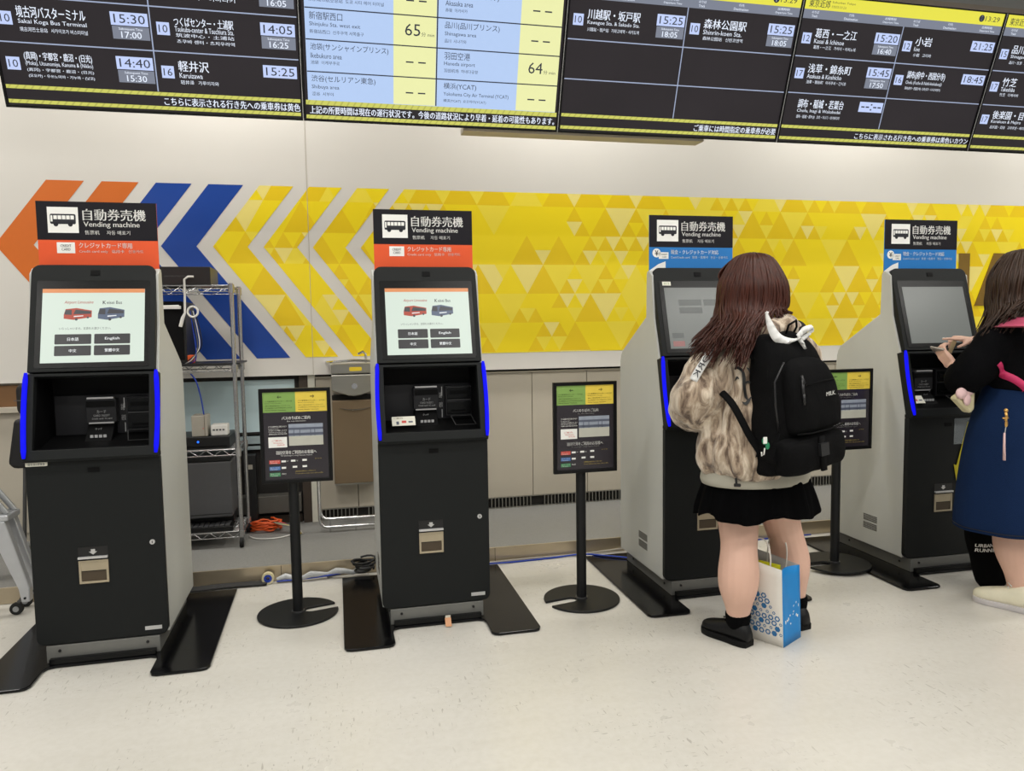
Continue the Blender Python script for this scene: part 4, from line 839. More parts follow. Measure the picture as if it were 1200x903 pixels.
def head(mb, C, F, s=1.0):
    """C centre of skull, F facing direction; ears, nose, lips, chin as part of the one surface"""
    F = V(F).normalized(); Rr = F.cross(V((0, 0, 1))).normalized(); U = V((0, 0, 1)); C = V(C)
    at = lambda f, r_, u: C+F*f*s+Rr*r_*s+U*u*s
    spec = [(-.112, .030, .022, .045), (-.100, .030, .045, .050), (-.075, .020, .058, .066), (-.045, .008, .066, .082), (-.01, 0, .073, .092), (.03, -.004, .077, .096), (.07, -.006, .070, .088), (.098, -.008, .050, .064), (.112, -.008, .022, .03)]
    rg = []
    for (u, f, rx, ry) in [(q[0], q[1], q[2], q[3]) for q in spline(spec, 3)]:
        rg.append([at(f+ry*sin(2*pi*k/32), rx*cos(2*pi*k/32), u) for k in range(32)])
    mb.loft(rg)
    mb.tube([at(.084, 0, .010), at(.096, 0, -.010), at(.108, 0, -.030), at(.098, 0, -.038)], [.006*s, .009*s, .013*s, .008*s], 10)
    for q in (-1, 1):
        mb.tube([at(.100, q*.008, -.034), at(.092, q*.012, -.036)], [.007*s, .006*s], 8)
        e = [at(-.004+.012*cos(a), q*(.076+.006*abs(sin(a/2))), -.012+.030*sin(a)) for a in [k*2*pi/12 for k in range(13)]]
        mb.tube(e, .0065*s, 8); mb.sphere(at(.0, q*.074, -.014), .014*s, 10, 6, (.5, .8, 1.2))
        mb.sphere(at(.070, q*.034, -.032), .022*s, 10, 8)
    mb.tube([at(.088, -.018, -.060), at(.095, 0, -.058), at(.088, .018, -.060)], [.005*s, .008*s, .005*s], 8)
    mb.sphere(at(.080, 0, -.092), .018*s, 10, 8)
    return at
def face_parts(root, at, s=1.0):
    for q in (-1, 1):
        e = MB().sphere(at(.076, q*.032, .004), .0125*s, 14, 10, (1, 1, .8)); eo = pm('eye', e, 'eye_white', root, smooth='all')
        pm('iris', MB().sphere(at(.0845, q*.032, .004), .0058*s, 10, 8), 'iris', root, smooth='all')
        pm('eyebrow', MB().tube([at(.084, q*.016, .024), at(.084, q*.034, .030), at(.072, q*.052, .024)], [.0025, .0035, .002], 6), 'iris', root, smooth='all')
    pm('lips', MB().tube([at(.090, -.020, -.061), at(.0985, 0, -.058), at(.090, .020, -.061)], [.003*s, .0065*s, .003*s], 8), 'lip', root, smooth='all')
def shoe(root, heel, ang, m_up, m_sole, m_lace, L=.25, hi=1.0):
    """heel point on the floor, toe direction angle; upper > sole, laces"""
    d = V((cos(ang), sin(ang), 0)); s = V((sin(ang), -cos(ang), 0)); H = V(heel)
    prof = [(0.0, .024, .050), (.02, .036, .078), (.06, .041, .086), (.10, .041, .076), (.14, .045, .066), (.18, .049, .056), (.215, .045, .047), (.24, .032, .038), (.252, .014, .028)]
    rg = []
    for (y, w, h) in spline(prof, 3):
        y *= L/.252; r_ = []
        for k in range(20):
            a = 2*pi*k/20; c, q = cos(a), sin(a); x = w*math.copysign(abs(c)**.75, c); z = (h*hi*.5)*(1+math.copysign(abs(q)**.8, q)); r_.append(H+d*y+s*x*(1-.18*z/h/hi)+V((0, 0, .016+z)))
        rg.append(r_)
    up_ = pm('shoe', MB().loft(rg), m_up, root, smooth='all')
    def outline(g, z): return [H+d*(y*L/.252)+s*x+V((0, 0, z)) for x, y in g]
    half = spline([(p[1]+.004, p[0]) for p in prof], 3); g = [(x, y) for x, y in half]+[(-x, y) for x, y in half[::-1]]
    so = MB().loft([outline([(x*.95, y) for x, y in g], .001), outline(g, .008), outline(g, .024), outline([(x*.97, y) for x, y in g], .027)])
    me = so.mesh('sole'); me.transform(Matrix.Translation(-root.location)); put('sole', me, m_sole, up_, smooth=50)
    lc = MB()
    for k in range(4):
        y = (.11+.022*k)*L/.252; h = (.086-.009*k)*hi+.004
        lc.tube([H+d*y+s*(-.024)+V((0, 0, h-.010)), H+d*(y+.004)+V((0, 0, h)), H+d*y+s*.024+V((0, 0, h-.010))], .0028, 6)
    for q in (-1, 1): lc.tube([H+d*.108+V((0, 0, .092*hi)), H+d*.118+s*q*.02+V((0, 0, .104*hi)), H+d*.10+s*q*.036+V((0, 0, .096*hi)), H+d*.108+V((0, 0, .090*hi))], .0025, 6)
    me = lc.mesh('laces'); me.transform(Matrix.Translation(-root.location)); put('laces', me, m_lace, up_, smooth='all')
    return up_
def hairdo(root, C, ends, m, wide=(.160, .135), n=230, tip=.05, seed=3, top=.137, face=None, cheek=-.085):
    """ends: sorted list of (azimuth deg, x, y, z) where the locks end; a shell plus separate locks over it"""
    rnd = random.Random(seed); C = V(C)
    def endpt(a):
        for (a0, *p0), (a1, *p1) in zip(ends, ends[1:]):
            if a0 <= a <= a1:
                t = (a-a0)/(a1-a0); t = t*t*(3-2*t); return V(p0).lerp(V(p1), t)
        return V(ends[-1][1:])
    def lock(a, k=1.0, j=(0, 0, 0), cut=1.0):
        q = R(a); c, s = cos(q), sin(q); E = endpt(a)+V(j)
        m1 = C+V((wide[0]*.95*c*k, wide[1]*s*k, .015)); m2 = C+V((wide[0]*c*k*1.02, wide[1]*s*k*1.03, cheek))
        m3 = m2.lerp(E, .42)-V((c*.032, 0, 0))
        return spline([C+V((.012*c, .012*s, top*k)), C+V((wide[0]*.56*c*k, wide[1]*.60*s*k, top*.82*k)), m1, m2, m3, E], 5)
    A0, A1 = ends[0][0], ends[-1][0]; rows = []
    for i in range(49):
        a = A0+(A1-A0)*i/48; rows.append([V(p) for p in lock(a, .93)[:-4]])
    inner = [[p*.86+ (C+V((0, 0, p.z-C.z)))*.14 for p in r_] for r_ in rows]
    sh = MB().grid(rows); sh.grid(inner[::-1]); nn = len(rows[0]); K = len(rows)
    st = MB()
    for i in range(n):
        a = A0+(A1-A0)*(i+rnd.random())/n; k = 1+rnd.uniform(-.04, .045); j = (rnd.uniform(-.02, .02), rnd.uniform(-.012, .012), rnd.uniform(-tip, tip*.9)*(1 if rnd.random() < .7 else 1.6)*(1 if a < -95 else .3))
        P = lock(a, k, j); w = rnd.uniform(.0030, .0068); L_ = len(P); wob = rnd.uniform(0, 6)
        P = [V(p)+V((.007*sin(t*.45+wob)+.004*sin(t*.2+2*wob), .005*cos(t*.5+wob), 0))*(t/L_) for t, p in enumerate(P)]
        st.tube(P, [w*(.35+.65*min(1, t/5))*(1-.75*max(0, (t-L_*.72)/(L_*.28))) for t in range(L_)], 6, flat=.6)
    hr = pm('hair', sh, m, root, smooth='all'); me = st.mesh('hair_locks'); me.transform(Matrix.Translation(-root.location)); put('hair_locks', me, m, hr, smooth='all', kind='stuff', fix=False)
    if face is not None:
        fr = MB(); F = V(face).normalized(); Rr = F.cross(V((0, 0, 1)))
        for i in range(40):
            x = -.085+.17*i/39+rnd.uniform(-.003, .003); P = spline([C+V((0, 0, top*.98))-F*.01, C+F*.06+Rr*x*.6+V((0, 0, .115)), C+F*(.112-.25*x*x*3)+Rr*x+V((0, 0, .06)), C+F*(.108-.25*x*x*4)+Rr*x*1.05+V((0, 0, .022-rnd.random()*.012))], 4)
            fr.tube(P, [.003+.0045*sin(pi*min(1, t/len(P)+.15)) for t in range(len(P))], 6, flat=.6)
        me = fr.mesh('fringe'); me.transform(Matrix.Translation(-root.location)); put('fringe', me, m, hr, smooth='all', kind='stuff', fix=False)
    return hr

# ---- woman in the beige velvet jacket
p1 = V((3.03, -.50, 0)); F1 = V((-.36, .93, 0)).normalized(); YAW1 = math.atan2(-F1.x, F1.y)
b = MB()
limb(b, [(2.935, -.49, .84, .105), (2.918, -.49, .68, .100), (2.908, -.495, .56, .092), (2.902, -.515, .46, .080), (2.894, -.530, .40, .077), (2.880, -.553, .31, .0855), (2.878, -.555, .24, .080), (2.883, -.548, .16, .056), (2.887, -.540, .09, .043), (2.887, -.535, .05, .045)])
limb(b, [(3.100, -.47, .84, .105), (3.108, -.47, .68, .098), (3.118, -.475, .56, .088), (3.155, -.455, .46, .078), (3.180, -.445, .40, .077), (3.205, -.440, .31, .082), (3.215, -.440, .24, .074), (3.226, -.440, .16, .052), (3.232, -.440, .09, .042), (3.232, -.435, .05, .044)])
b.loft(rings([(3.01, -.48, .76, .16, .11), (3.01, -.48, .84, .185, .125), (3.01, -.48, .95, .165, .11), (3.02, -.47, 1.05, .16, .105), (3.03, -.46, 1.18, .175, .11), (3.04, -.46, 1.26, .16, .09), (3.03, -.46, 1.32, .09, .065), (3.01, -.455, 1.36, .055, .055)], YAW1))
limb(b, [(3.01, -.455, 1.30, .056), (2.995, -.455, 1.40, .052), (2.985, -.445, 1.48, .052)])
limb(b, [(2.88, -.48, 1.26, .060), (2.77, -.49, 1.13, .052), (2.705, -.46, 1.02, .048), (2.75, -.34, 1.01, .042), (2.83, -.22, 1.05, .033), (2.868, -.165, 1.075, .028)])
limb(b, [(3.20, -.43, 1.26, .060), (3.27, -.40, 1.13, .050), (3.27, -.33, 1.03, .046), (3.20, -.24, 1.05, .040), (3.11, -.17, 1.11, .030), (3.085, -.145, 1.13, .027)])
hand(b, (2.872, -.158, 1.078), (.35, .82, .28), (.5, -.1, -.8), 1, [.35, .4, .45, .5])
hand(b, (3.080, -.140, 1.133), (-.35, .80, .48), (-.2, .35, -.9), -1, [.08, .7, .8, .85])
C1 = V((2.972, -.455, 1.528)); FH = V((-.48, .86, -.12)).normalized()
FH.z = 0; at1 = head(b, C1, FH)
person1 = put('person', remesh(b, .0052, 3), 'skin', None, fix=False, smooth='all'); person1.data.transform(Matrix.Translation(-p1)); person1.location = p1
tag(person1, 'woman in beige velvet jacket and black skirt touching the third ticket machine', 'person')
face_parts(person1, at1)
shoe(person1, (2.906, -.604, 0), R(114), 'shoe_black', 'shoe_sole_black', 'sock_black', .24)
shoe(person1, (3.242, -.512, 0), R(102), 'shoe_black', 'shoe_sole_black', 'sock_black', .24)
for c in ((2.887, -.538), (3.232, -.438)):
    pm('sock', MB().loft(rings([(c[0], c[1], .065, .044, .052), (c[0], c[1], .095, .050, .056), (c[0], c[1]-.002, .125, .052, .056), (c[0], c[1]-.002, .138, .047, .051)], 0, 24)), 'sock_black', person1, smooth='all')
# skirt: pleated, flared
def pl(x, y, z, a):
    t = (.80-z)/.25; k = 1+.045*t*sin(13*a+.6*sin(2*a))+.02*t*sin(29*a); zz = z-(.016*(sin(5*a+1)+.4*sin(11*a)) if t > .9 else 0)*max(0, t-.5)*2; return x*k, y*k, zz
sk = MB().loft(rings([(3.005, -.48, .82, .185, .14), (3.005, -.48, .76, .215, .165), (3.003, -.485, .68, .250, .19), (3.002, -.49, .60, .277, .207), (3.002, -.49, .560, .284, .212)], YAW1*.5, 120, 5, mod=pl), cap=False)
o = pm('skirt', sk, 'skirt_black', person1, smooth='all'); o.modifiers.new('s', 'SOLIDIFY').thickness = .004
# pale shirt hem under the jacket
sh = MB().loft(rings([(3.0, -.485, .82, .20, .155), (2.995, -.487, .76, .245, .178), (2.995, -.488, .715, .262, .186), (2.997, -.488, .692, .258, .184)], YAW1*.6, 60, 4), cap=False)
o = pm('shirt_hem', sh, 'shirt_grey', person1, smooth='all'); o.modifiers.new('s', 'SOLIDIFY').thickness = .005
# jacket
j = MB(); j.loft(rings([(2.985, -.487, .738, .245, .170), (2.985, -.487, .752, .262, .185), (2.982, -.487, .80, .278, .195), (2.984, -.487, .88, .272, .190), (2.995, -.485, .98, .245, .175), (3.01, -.48, 1.10, .232, .165), (3.03, -.475, 1.20, .232, .155), (3.04, -.47, 1.27, .205, .125), (3.03, -.46, 1.325, .125, .09), (3.02, -.455, 1.35, .085, .07)], YAW1, 48, 5))
limb(j, [(2.915, -.48, 1.265, .085), (2.83, -.495, 1.20, .100), (2.750, -.50, 1.11, .112), (2.710, -.485, 1.035, .108), (2.735, -.40, 1.005, .100), (2.79, -.29, 1.015, .080), (2.835, -.21, 1.05, .052), (2.850, -.19, 1.062, .040)], 24)
limb(j, [(3.17, -.44, 1.275, .080), (3.25, -.42, 1.20, .092), (3.285, -.40, 1.11, .095), (3.275, -.33, 1.03, .090), (3.215, -.25, 1.045, .075), (3.13, -.19, 1.095, .050), (3.11, -.175, 1.108, .038)], 24)
limb(j, [(2.93, -.57, 1.30, .042), (2.99, -.615, 1.335, .052), (3.06, -.61, 1.345, .050), (3.12, -.56, 1.335, .045), (3.15, -.50, 1.32, .04)], 16)
f1, f2 = folds(8, .024, (1.2, 1.2, .30)), folds(17, .011, (1, 1, .6), 5)
jk = pm('jacket', remesh(j, .0085, 3, lambda c: f1(c)+f2(c)), 'velvet', person1, smooth='all', nofix=True)
pm('hood_lining', MB().loft([[V((3.105+.034*cos(a), -.628+.02*sin(a), 1.330+.028*sin(a)+.030*k-.02)) for a in [2*pi*q/16 for q in range(16)]] for k in (0, .5, 1, 1.4)]), 'hood_lining', person1, smooth='all')
# sleeve band with black lettering, along the outer shoulder
sb = [V((2.86, -.545, 1.352)), V((2.80, -.56, 1.315)), V((2.74, -.575, 1.262)), V((2.69, -.58, 1.20)), V((2.655, -.575, 1.14))]
sb = [V(p) for p in spline(sb, 5)]; row = []
for k, p in enumerate(sb):
    t = (sb[min(k+1, len(sb)-1)]-sb[max(k-1, 0)]).normalized(); ax = V((-.45, -.75, .45)).normalized(); w = t.cross(ax).normalized()*.017; row.append((p-w, p+w, ax, t))
m_ = MB(); m_.grid([[r_[0] for r_ in row], [r_[1] for r_ in row]]); 
o = pm('sleeve_band', m_, 'ribbon_white', person1, smooth='all'); o.modifiers.new('s', 'SOLIDIFY').thickness = .004
tv, tf, xa, xb, ya, yb = textmesh('NEWYORK', 0, 2); m_ = MB()
def onband(x, y):
    q = (x-xa)/(xb-xa)*.86+.07; k = q*(len(row)-1); i = min(int(k), len(row)-2); t = k-i; A = row[i][0].lerp(row[i+1][0], t); B = row[i][1].lerp(row[i+1][1], t); h = .15+.7*(y-ya)/(yb-ya); return A.lerp(B, h)+row[i][2]*.0045
vs_ = [onband(x, y) for x, y in tv]; m_.add(vs_, tf); me = m_.mesh('lettering'); me.transform(Matrix.Translation(-p1)); put('lettering', me, 'black_print', o, fix=False)
# gothic initial on the back (raised strokes following the cloth)
bvh = None
from mathutils.bvhtree import BVHTree
def drape(mesh_obj, pts, loc, off=.003, dirv=V((.05, 1, 0))):
    t = BVHTree.FromPolygons([v.co.copy() for v in mesh_obj.data.vertices], [tuple(p.vertices) for p in mesh_obj.data.polygons]); out = []
    for p in pts:
        o_ = V(p)-loc-dirv.normalized()*.6; h = t.ray_cast(o_, dirv.normalized()); out.append((h[0] if h[0] else V(p)-loc)-dirv.normalized()*off)
    return out
def stroke(mb, P, w):
    """flat calligraphic stroke through points P with widths w, subdivided for draping"""
    P = spline([(p[0], p[1], ww) for p, ww in zip(P, w)], 8); L_ = []; R_ = []
    for k, (x, z, ww) in enumerate(P):
        a = P[max(k-1, 0)]; c = P[min(k+1, len(P)-1)]; dx, dz = c[0]-a[0], c[1]-a[1]; q = math.hypot(dx, dz) or 1; L_.append((x-dz/q*ww/2, 0, z+dx/q*ww/2)); R_.append((x+dz/q*ww/2, 0, z-dx/q*ww/2))
    mb.grid([L_, R_])
g = MB()
stroke(g, [(0, .95), (.12, 1.0), (.3, .92), (.36, .75), (.34, .5), (.40, .2), (.5, .08)], [.03, .08, .1, .13, .12, .12, .02])
stroke(g, [(.0, .62), (.10, .72), (.16, .68)], [.02, .07, .02]); stroke(g, [(.22, .05), (.34, .0), (.5, .08), (.62, .2)], [.02, .08, .08, .02])
stroke(g, [(.5, 1.0), (.62, .9), (.70, .72), (.68, .45), (.74, .22), (.9, .1)], [.02, .1, .12, .12, .1, .02]); stroke(g, [(.36, .56), (.52, .6), (.68, .54)], [.04, .07, .04])
pts = drape(jk, [(2.798+x*.095, -1.0, 1.045+z*.145) for x, _, z in g.v], p1, .007); me = MB().add(pts, g.f).mesh('initial'); put('initial_print', me, 'black_cable', jk, fix=False)
pm('drawcord', MB().tube([(2.80, -.665, .745), (2.80, -.67, .715)], .0045, 6).tube([(2.79, -.672, .718), (2.815, -.672, .715)], .007, 8), 'black_cable', person1)
hairdo(person1, C1+V((.016, -.004, .0)), [(-22, 3.115, -.50, 1.405), (-45, 3.10, -.56, 1.405), (-70, 3.03, -.60, 1.39), (-84, 2.955, -.63, 1.37), (-98, 2.85, -.655, 1.30), (-120, 2.80, -.685, 1.235), (-142, 2.76, -.665, 1.27), (-165, 2.705, -.60, 1.245), (-190, 2.69, -.50, 1.235), (-215, 2.74, -.42, 1.26), (-238, 2.84, -.37, 1.34)][::-1], 'hair_auburn', (.142, .130), 520, face=FH)
# ---- backpack worn by her (carried, so a thing of its own)
bk = thing('backpack', 'large black backpack with white brand lettering on the woman in the beige jacket', 'backpack', (3.055, -.66, .76))
BR = Matrix.Translation(bk.location) @ Matrix.Rotation(YAW1*.55, 4, 'Z') @ Matrix.Rotation(R(-7), 4, 'Y')
def bl_(specs, seg=48, n=4, e=3.2, mod=None): return rings(specs, 0, seg, n, e, mod)
def bput(name, mb, m, smooth='all', disp=None, voxel=None, parent=None):
    if voxel: me = remesh(mb, voxel, 3, disp)
    else: me = mb.mesh(name)
    me.transform(Matrix.Translation(-bk.location) @ BR); return put(name, me, m, parent or bk, smooth=smooth, fix=not voxel)
fb = folds(11, .006, (1, 1, .7), 9)
m_ = MB().loft(bl_([(.0, .0, .010, .15, .07), (0, 0, .03, .180, .095), (0.005, 0, .10, .183, .108), (0.012, 0, .22, .174, .112), (.020, 0, .34, .158, .108), (.018, .005, .44, .144, .098), (.008, .01, .52, .118, .080), (-.002, .015, .565, .078, .05), (-.004, .02, .575, .05, .03)]))
body_ = bput('main_compartment', m_, 'pack_black', disp=fb, voxel=.008)
m_ = MB().loft(bl_([(.0, -.080, .018, .135, .03), (0, -.098, .035, .158, .055), (0, -.105, .09, .165, .064), (0, -.103, .150, .163, .060), (0, -.09, .168, .15, .03)]))
bput('lower_pocket', m_, 'pack_black', disp=fb, voxel=.007)
m_ = MB().loft(bl_([(.028, -.078, .178, .110, .03), (.028, -.102, .192, .128, .055), (.026, -.108, .26, .130, .058), (.022, -.104, .36, .122, .052), (.014, -.088, .44, .098, .04), (.008, -.07, .475, .05, .02)]))
fp = bput('front_pocket', m_, 'pack_black', disp=fb, voxel=.007)
bput('pocket_seam', MB().tube([(-.100, -.152, .19), (-.04, -.166, .186), (.06, -.168, .186), (.150, -.150, .19)], .0035, 6).tube([(-.04, -.162, .375), (.04, -.163, .38), (.11, -.15, .375)], .003, 6), 'strap_black')
bput('zipper', MB().tube([(-.062, -.158, .30), (-.060, -.158, .40)], .006, 6), 'buckle_black'); bput('zip_pull', MB().tube([(-.066, -.165, .345), (-.068, -.167, .31)], .0055, 6).tube([(-.056, -.150, .415), (-.058, -.164, .385)], .006, 6), 'buckle_black')
bput('side_zipper', MB().tube([(-.135, -.09, .20), (-.150, -.10, .30), (-.140, -.095, .40), (-.09, -.10, .47)], .004, 6), 'buckle_black')
tb = Print(.0); tb.text('MILK.', .045, .318, .095, .334, .02, shear=.12)
bput('lettering', MB().add([(x, -.1695, z) for x, y, z in tb.v], tb.f), 'white_print', smooth=None)
bput('compression_strap', MB().box(-.012, -.178, .03, .014, -.168, .168), 'strap_black'); bput('buckle', MB().box(-.020, -.187, .092, .022, -.172, .142), 'buckle_black', smooth=None)
bput('side_strap', MB().tube([(.165, -.07, .16), (.196, -.05, .12), (.204, -.03, .06), (.192, -.03, .02), (.180, -.02, .0)], .009, 8, flat=.4), 'strap_black'); bput('top_handle', MB().tube([(.005, -.02, .560), (.0, -.05, .605), (.035, -.055, .618), (.055, -.035, .590), (.050, -.01, .55)], .0045, 8), 'strap_black')
bput('shoulder_strap', MB().tube([(.10, .07, .50), (.135, .09, .575), (.145, .15, .60), (.15, .22, .57), (.16, .27, .48)], .028, 10, flat=.35, ref=(0, 0, 1)), 'strap_black')
bput('shoulder_strap', MB().tube([(-.10, .05, .48), (-.135, .09, .55), (-.14, .15, .565), (-.15, .22, .54), (-.17, .27, .45)], .028, 10, flat=.35, ref=(0, 0, 1)), 'strap_black')
me = MB().tube([V(q)-bk.location for q in spline([(2.745, -.56, 1.12), (2.765, -.610, 1.09), (2.785, -.660, 1.045), (2.81, -.69, .98), (2.84, -.705, .915), (2.885, -.71, .85)], 5)], [.015]*25+[.030], 10, flat=.35, ref=(0, -1, 0)); put('webbing_strap', me, 'strap_black', bk, smooth='all')
bput('attachment_pad', MB().prism([(-.185, .10), (-.13, .02), (-.05, .012), (-.05, .15), (-.14, .19)], -.10, -.03), 'pack_black', smooth=None)
ch = thing('key_charm', 'green and white charm with pale hook hanging from the black backpack', 'charm', (2.848, -.795, .905))
put('leaf', MB().sphere((0, 0, .008), .013, 10, 8, (1, .4, 1.2)).sphere((.012, 0, -.012), .012, 10, 8, (.8, .4, 1.2)), 'charm_green', ch, smooth='all'); put('tag', MB().box(-.010, -.007, -.002, .006, -.0045, .024), 'white_print', ch, bevel=.001); put('hook', MB().tube([(.0, 0, -.02), (-.003, 0, -.045), (-.012, 0, -.05), (-.014, 0, -.035)], .0028, 6), 'white_cable', ch, smooth='all')
rb = thing('white_ribbon', 'crumpled white cloth tied at the top of the black backpack', 'cloth', (3.03, -.66, 1.33))
def leafy(P, w, wdir):
    q = spline([tuple(p)+(ww*.8,) for p, ww in zip(P, w)], 6); A = []; B = []; Cc = []
    for k, (x, y, z, ww) in enumerate(q): A.append(V((x, y, z))-V(wdir)*ww); Cc.append(V((x+.003*sin(k*1.7), y-.010-.006*sin(k*2.3), z+.006*sin(k*1.1)))); B.append(V((x, y, z))+V(wdir)*ww)
    return MB().grid([A, Cc, B])
for nm, P, w, wd in (('ribbon_tail', [(-.125, -.04, .085), (-.115, -.055, .03), (-.09, -.07, -.02), (-.04, -.08, -.035), (.0, -.075, -.02)], [.006, .020, .026, .024, .014], (.8, 0, .6)), ('ribbon_loop', [(-.01, -.075, -.02), (.02, -.07, .005), (.06, -.06, .018), (.075, -.055, .01), (.05, -.06, -.012), (.01, -.07, -.03)], [.012, .017, .012, .008, .014, .012], (0, 0, 1)), ('ribbon_tail', [(.0, -.075, -.025), (.015, -.08, -.045), (.022, -.078, -.065)], [.012, .012, .002], (1, 0, .2))):
    o = put(nm, leafy(P, w, wd), 'ribbon_white', rb, smooth='all'); o.modifiers.new('s', 'SOLIDIFY').thickness = .003
# ---- paper shopping bag on the floor
A = V((3.037, -.649, 0)); e1 = V((.149, .087, 0)).normalized(); e2 = V((-e1.y, e1.x, 0)); BW, BL, BH = .158, .22, .335
pb = thing('paper_bag', 'white and blue paper shopping bag with hexagon print between her feet', 'bag', A)
c0, c1, c2, c3 = V((0, 0, 0)), e1*BW, e1*BW+e2*BL, e2*BL; lean = V((-.012, .0, 0))
def wallq(a, b2, h0, h1, sag=.0, nrm=None):
    rows = []
    for k in range(9):
        t = k/8; row_ = []
        for j_ in range(9):
            s_ = j_/8; p = a.lerp(b2, s_); h = (h0+(h1-h0)*s_)*t; row_.append(p+V((0, 0, .001+h))+lean*t+(nrm or V((0, 0, 0)))*sag*sin(pi*s_)*t)
        rows.append(row_)
    return MB().grid(rows)
def wput(nm, mb, m): o = put(nm, mb, m, pb, smooth='all'); s_ = o.modifiers.new('s', 'SOLIDIFY'); s_.thickness = .0012; s_.offset = -1; return o
ft = wput('front_panel', wallq(c3, c0, BH+.035, BH, .008, -e1), 'bag_paper'); sd = wput('side_panel', wallq(c0, c1, BH, BH-.012, -.018, -e2), 'bag_blue')
wput('back_panel', wallq(c1, c2, BH-.012, BH+.02, .004, e1), 'bag_inside'); wput('rear_side', wallq(c2, c3, BH+.02, BH+.035, -.02, e2), 'bag_inside'); put('bottom', MB().add([c0+V((0, 0, .002)), c1+V((0, 0, .002)), c2+V((0, 0, .002)), c3+V((0, 0, .002))], [(0, 1, 2, 3)]), 'bag_inside', pb)
put('yellow_leaflet', MB().box(-.0008, 0, .0, .0008, .16, .318), 'paper_yellow', pb, e2*.03+e1*.025+V((0, 0, .028)), (0, 0, math.atan2(e1.y, e1.x)))
for off, lo in ((.006, .0), (BW-.006, .0)):
    P = [e1*off+e2*(.065)+V((0, 0, .25))+lean, e1*off+e2*.065+V((0, 0, .36)), e1*off+e2*.08+V((0, 0, .43)), e1*off+e2*.11+V((0, 0, .45)), e1*off+e2*.14+V((0, 0, .43)), e1*off+e2*.155+V((0, 0, .36)), e1*off+e2*.155+V((0, 0, .25))]
    put('handle', MB().tube(spline(P, 5), .0032, 8), 'bag_paper', pb, smooth='all')
rnd = random.Random(5); fp_ = MB(); hx = Print(); lim = lambda y: .04+.80*(1-abs(y-.62))
ny = 0
for r_ in range(12):
    for c_ in range(9):
        y = BL-.022-c_*.029-(.0145 if r_ % 2 else 0); z = .030+r_*.0225
        if y < .008 or z > .30-(BL-y)*.0 or z > .12+y*1.1 or (z < .035 and y < .15): continue
        R0 = .0128 if rnd.random() > .3 else .0070; n_ = 6; dd = .0004
        for k in range(6):
            a0, a1 = k*pi/3, (k+1)*pi/3
            def PT(rad, a): 
                yy, zz = y+rad*cos(a), z+rad*sin(a); s_ = (BL-yy)/BL; return e2*yy+V((0, 0, zz))+lean*(zz/BH)-e1*(.008*sin(pi*s_)*zz/BH+.0012)
            fp_.add([PT(R0, a0), PT(R0, a1), PT(R0*.55, a1), PT(R0*.55, a0)], [(0, 1, 2, 3)])
        if rnd.random() > .5 and R0 > .01: fp_.add([PT(R0*.55, k*pi/3) for k in range(6)], [tuple(range(6))])
put('hexagon_print', fp_, 'bag_print', pb, fix=False); q = MB()
for k in range(16):
    x, z = .006+.145*rnd.random(), 0; z = .05+x*.55+rnd.uniform(-.03, .045); rad = rnd.choice((.0035, .005, .007)); s_ = x/BW
    q.add([e1*(x+rad*cos(t*pi/3))+V((0, 0, z+rad*sin(t*pi/3)))+lean*(z/BH)-e2*(-.018*sin(pi*s_)*z/BH+.0014) for t in range(6)], [tuple(range(6))])
put('dot_print', q, 'white_print', pb, fix=False)

# ---- woman in black sweater and denim skirt
p2 = V((4.42, -.47, 0)); F2 = V((-.42, .90, 0)).normalized(); YAW2 = math.atan2(-F2.x, F2.y)
b = MB()
limb(b, [(4.36, -.49, .86, .105), (4.345, -.50, .65, .098), (4.335, -.51, .48, .083), (4.328, -.53, .36, .086), (4.328, -.535, .28, .080), (4.345, -.54, .17, .052), (4.356, -.54, .09, .043), (4.356, -.535, .05, .045)])
limb(b, [(4.53, -.44, .86, .105), (4.55, -.44, .65, .098), (4.56, -.44, .48, .080), (4.57, -.455, .36, .084), (4.575, -.46, .28, .076), (4.58, -.46, .17, .051), (4.585, -.46, .09, .042), (4.585, -.455, .05, .044)])
b.loft(rings([(4.44, -.47, .78, .16, .115), (4.44, -.47, .88, .185, .13), (4.44, -.47, 1.0, .16, .11), (4.44, -.47, 1.12, .155, .105), (4.445, -.465, 1.24, .172, .11), (4.45, -.46, 1.33, .16, .09), (4.45, -.455, 1.385, .085, .065), (4.445, -.45, 1.42, .055, .055)], YAW2))
limb(b, [(4.445, -.45, 1.36, .055), (4.44, -.445, 1.45, .052), (4.435, -.43, 1.52, .052)])
limb(b, [(4.29, -.47, 1.32, .058), (4.20, -.46, 1.20, .052), (4.14, -.42, 1.10, .047), (4.175, -.34, 1.095, .042), (4.235, -.255, 1.125, .034), (4.258, -.222, 1.140, .027)])
limb(b, [(4.61, -.44, 1.32, .058), (4.66, -.38, 1.20, .050), (4.62, -.28, 1.14, .046), (4.53, -.215, 1.19, .038), (4.44, -.175, 1.25, .029), (4.415, -.168, 1.268, .026)])
nl = []
hand(b, (4.258, -.220, 1.142), (-.22, .55, .62), (.72, .30, .55), 1, [(.35, .55, .4), (.45, .6, .45), (.5, .65, .5), (.55, .7, .5)], thumb=.35, s=.95)
hand(b, (4.415, -.168, 1.268), (-.92, .34, .12), (-.1, .25, -.95), 1, [(.02, .08, .06), (.75, 1.0, .7), (.85, 1.1, .7), (.9, 1.1, .7)], thumb=.55, s=.92, nails=nl)
C2 = V((4.437, -.425, 1.560)); FH2 = V((-.55, .83, 0)).normalized(); at2 = head(b, C2, FH2)
person2 = put('person', remesh(b, .0050, 2), 'skin', None, fix=False, smooth='all'); person2.data.transform(Matrix.Translation(-p2)); person2.location = p2
tag(person2, 'woman in black sweater and denim skirt holding a phone at the fourth machine', 'person')
face_parts(person2, at2)
n_ = MB()
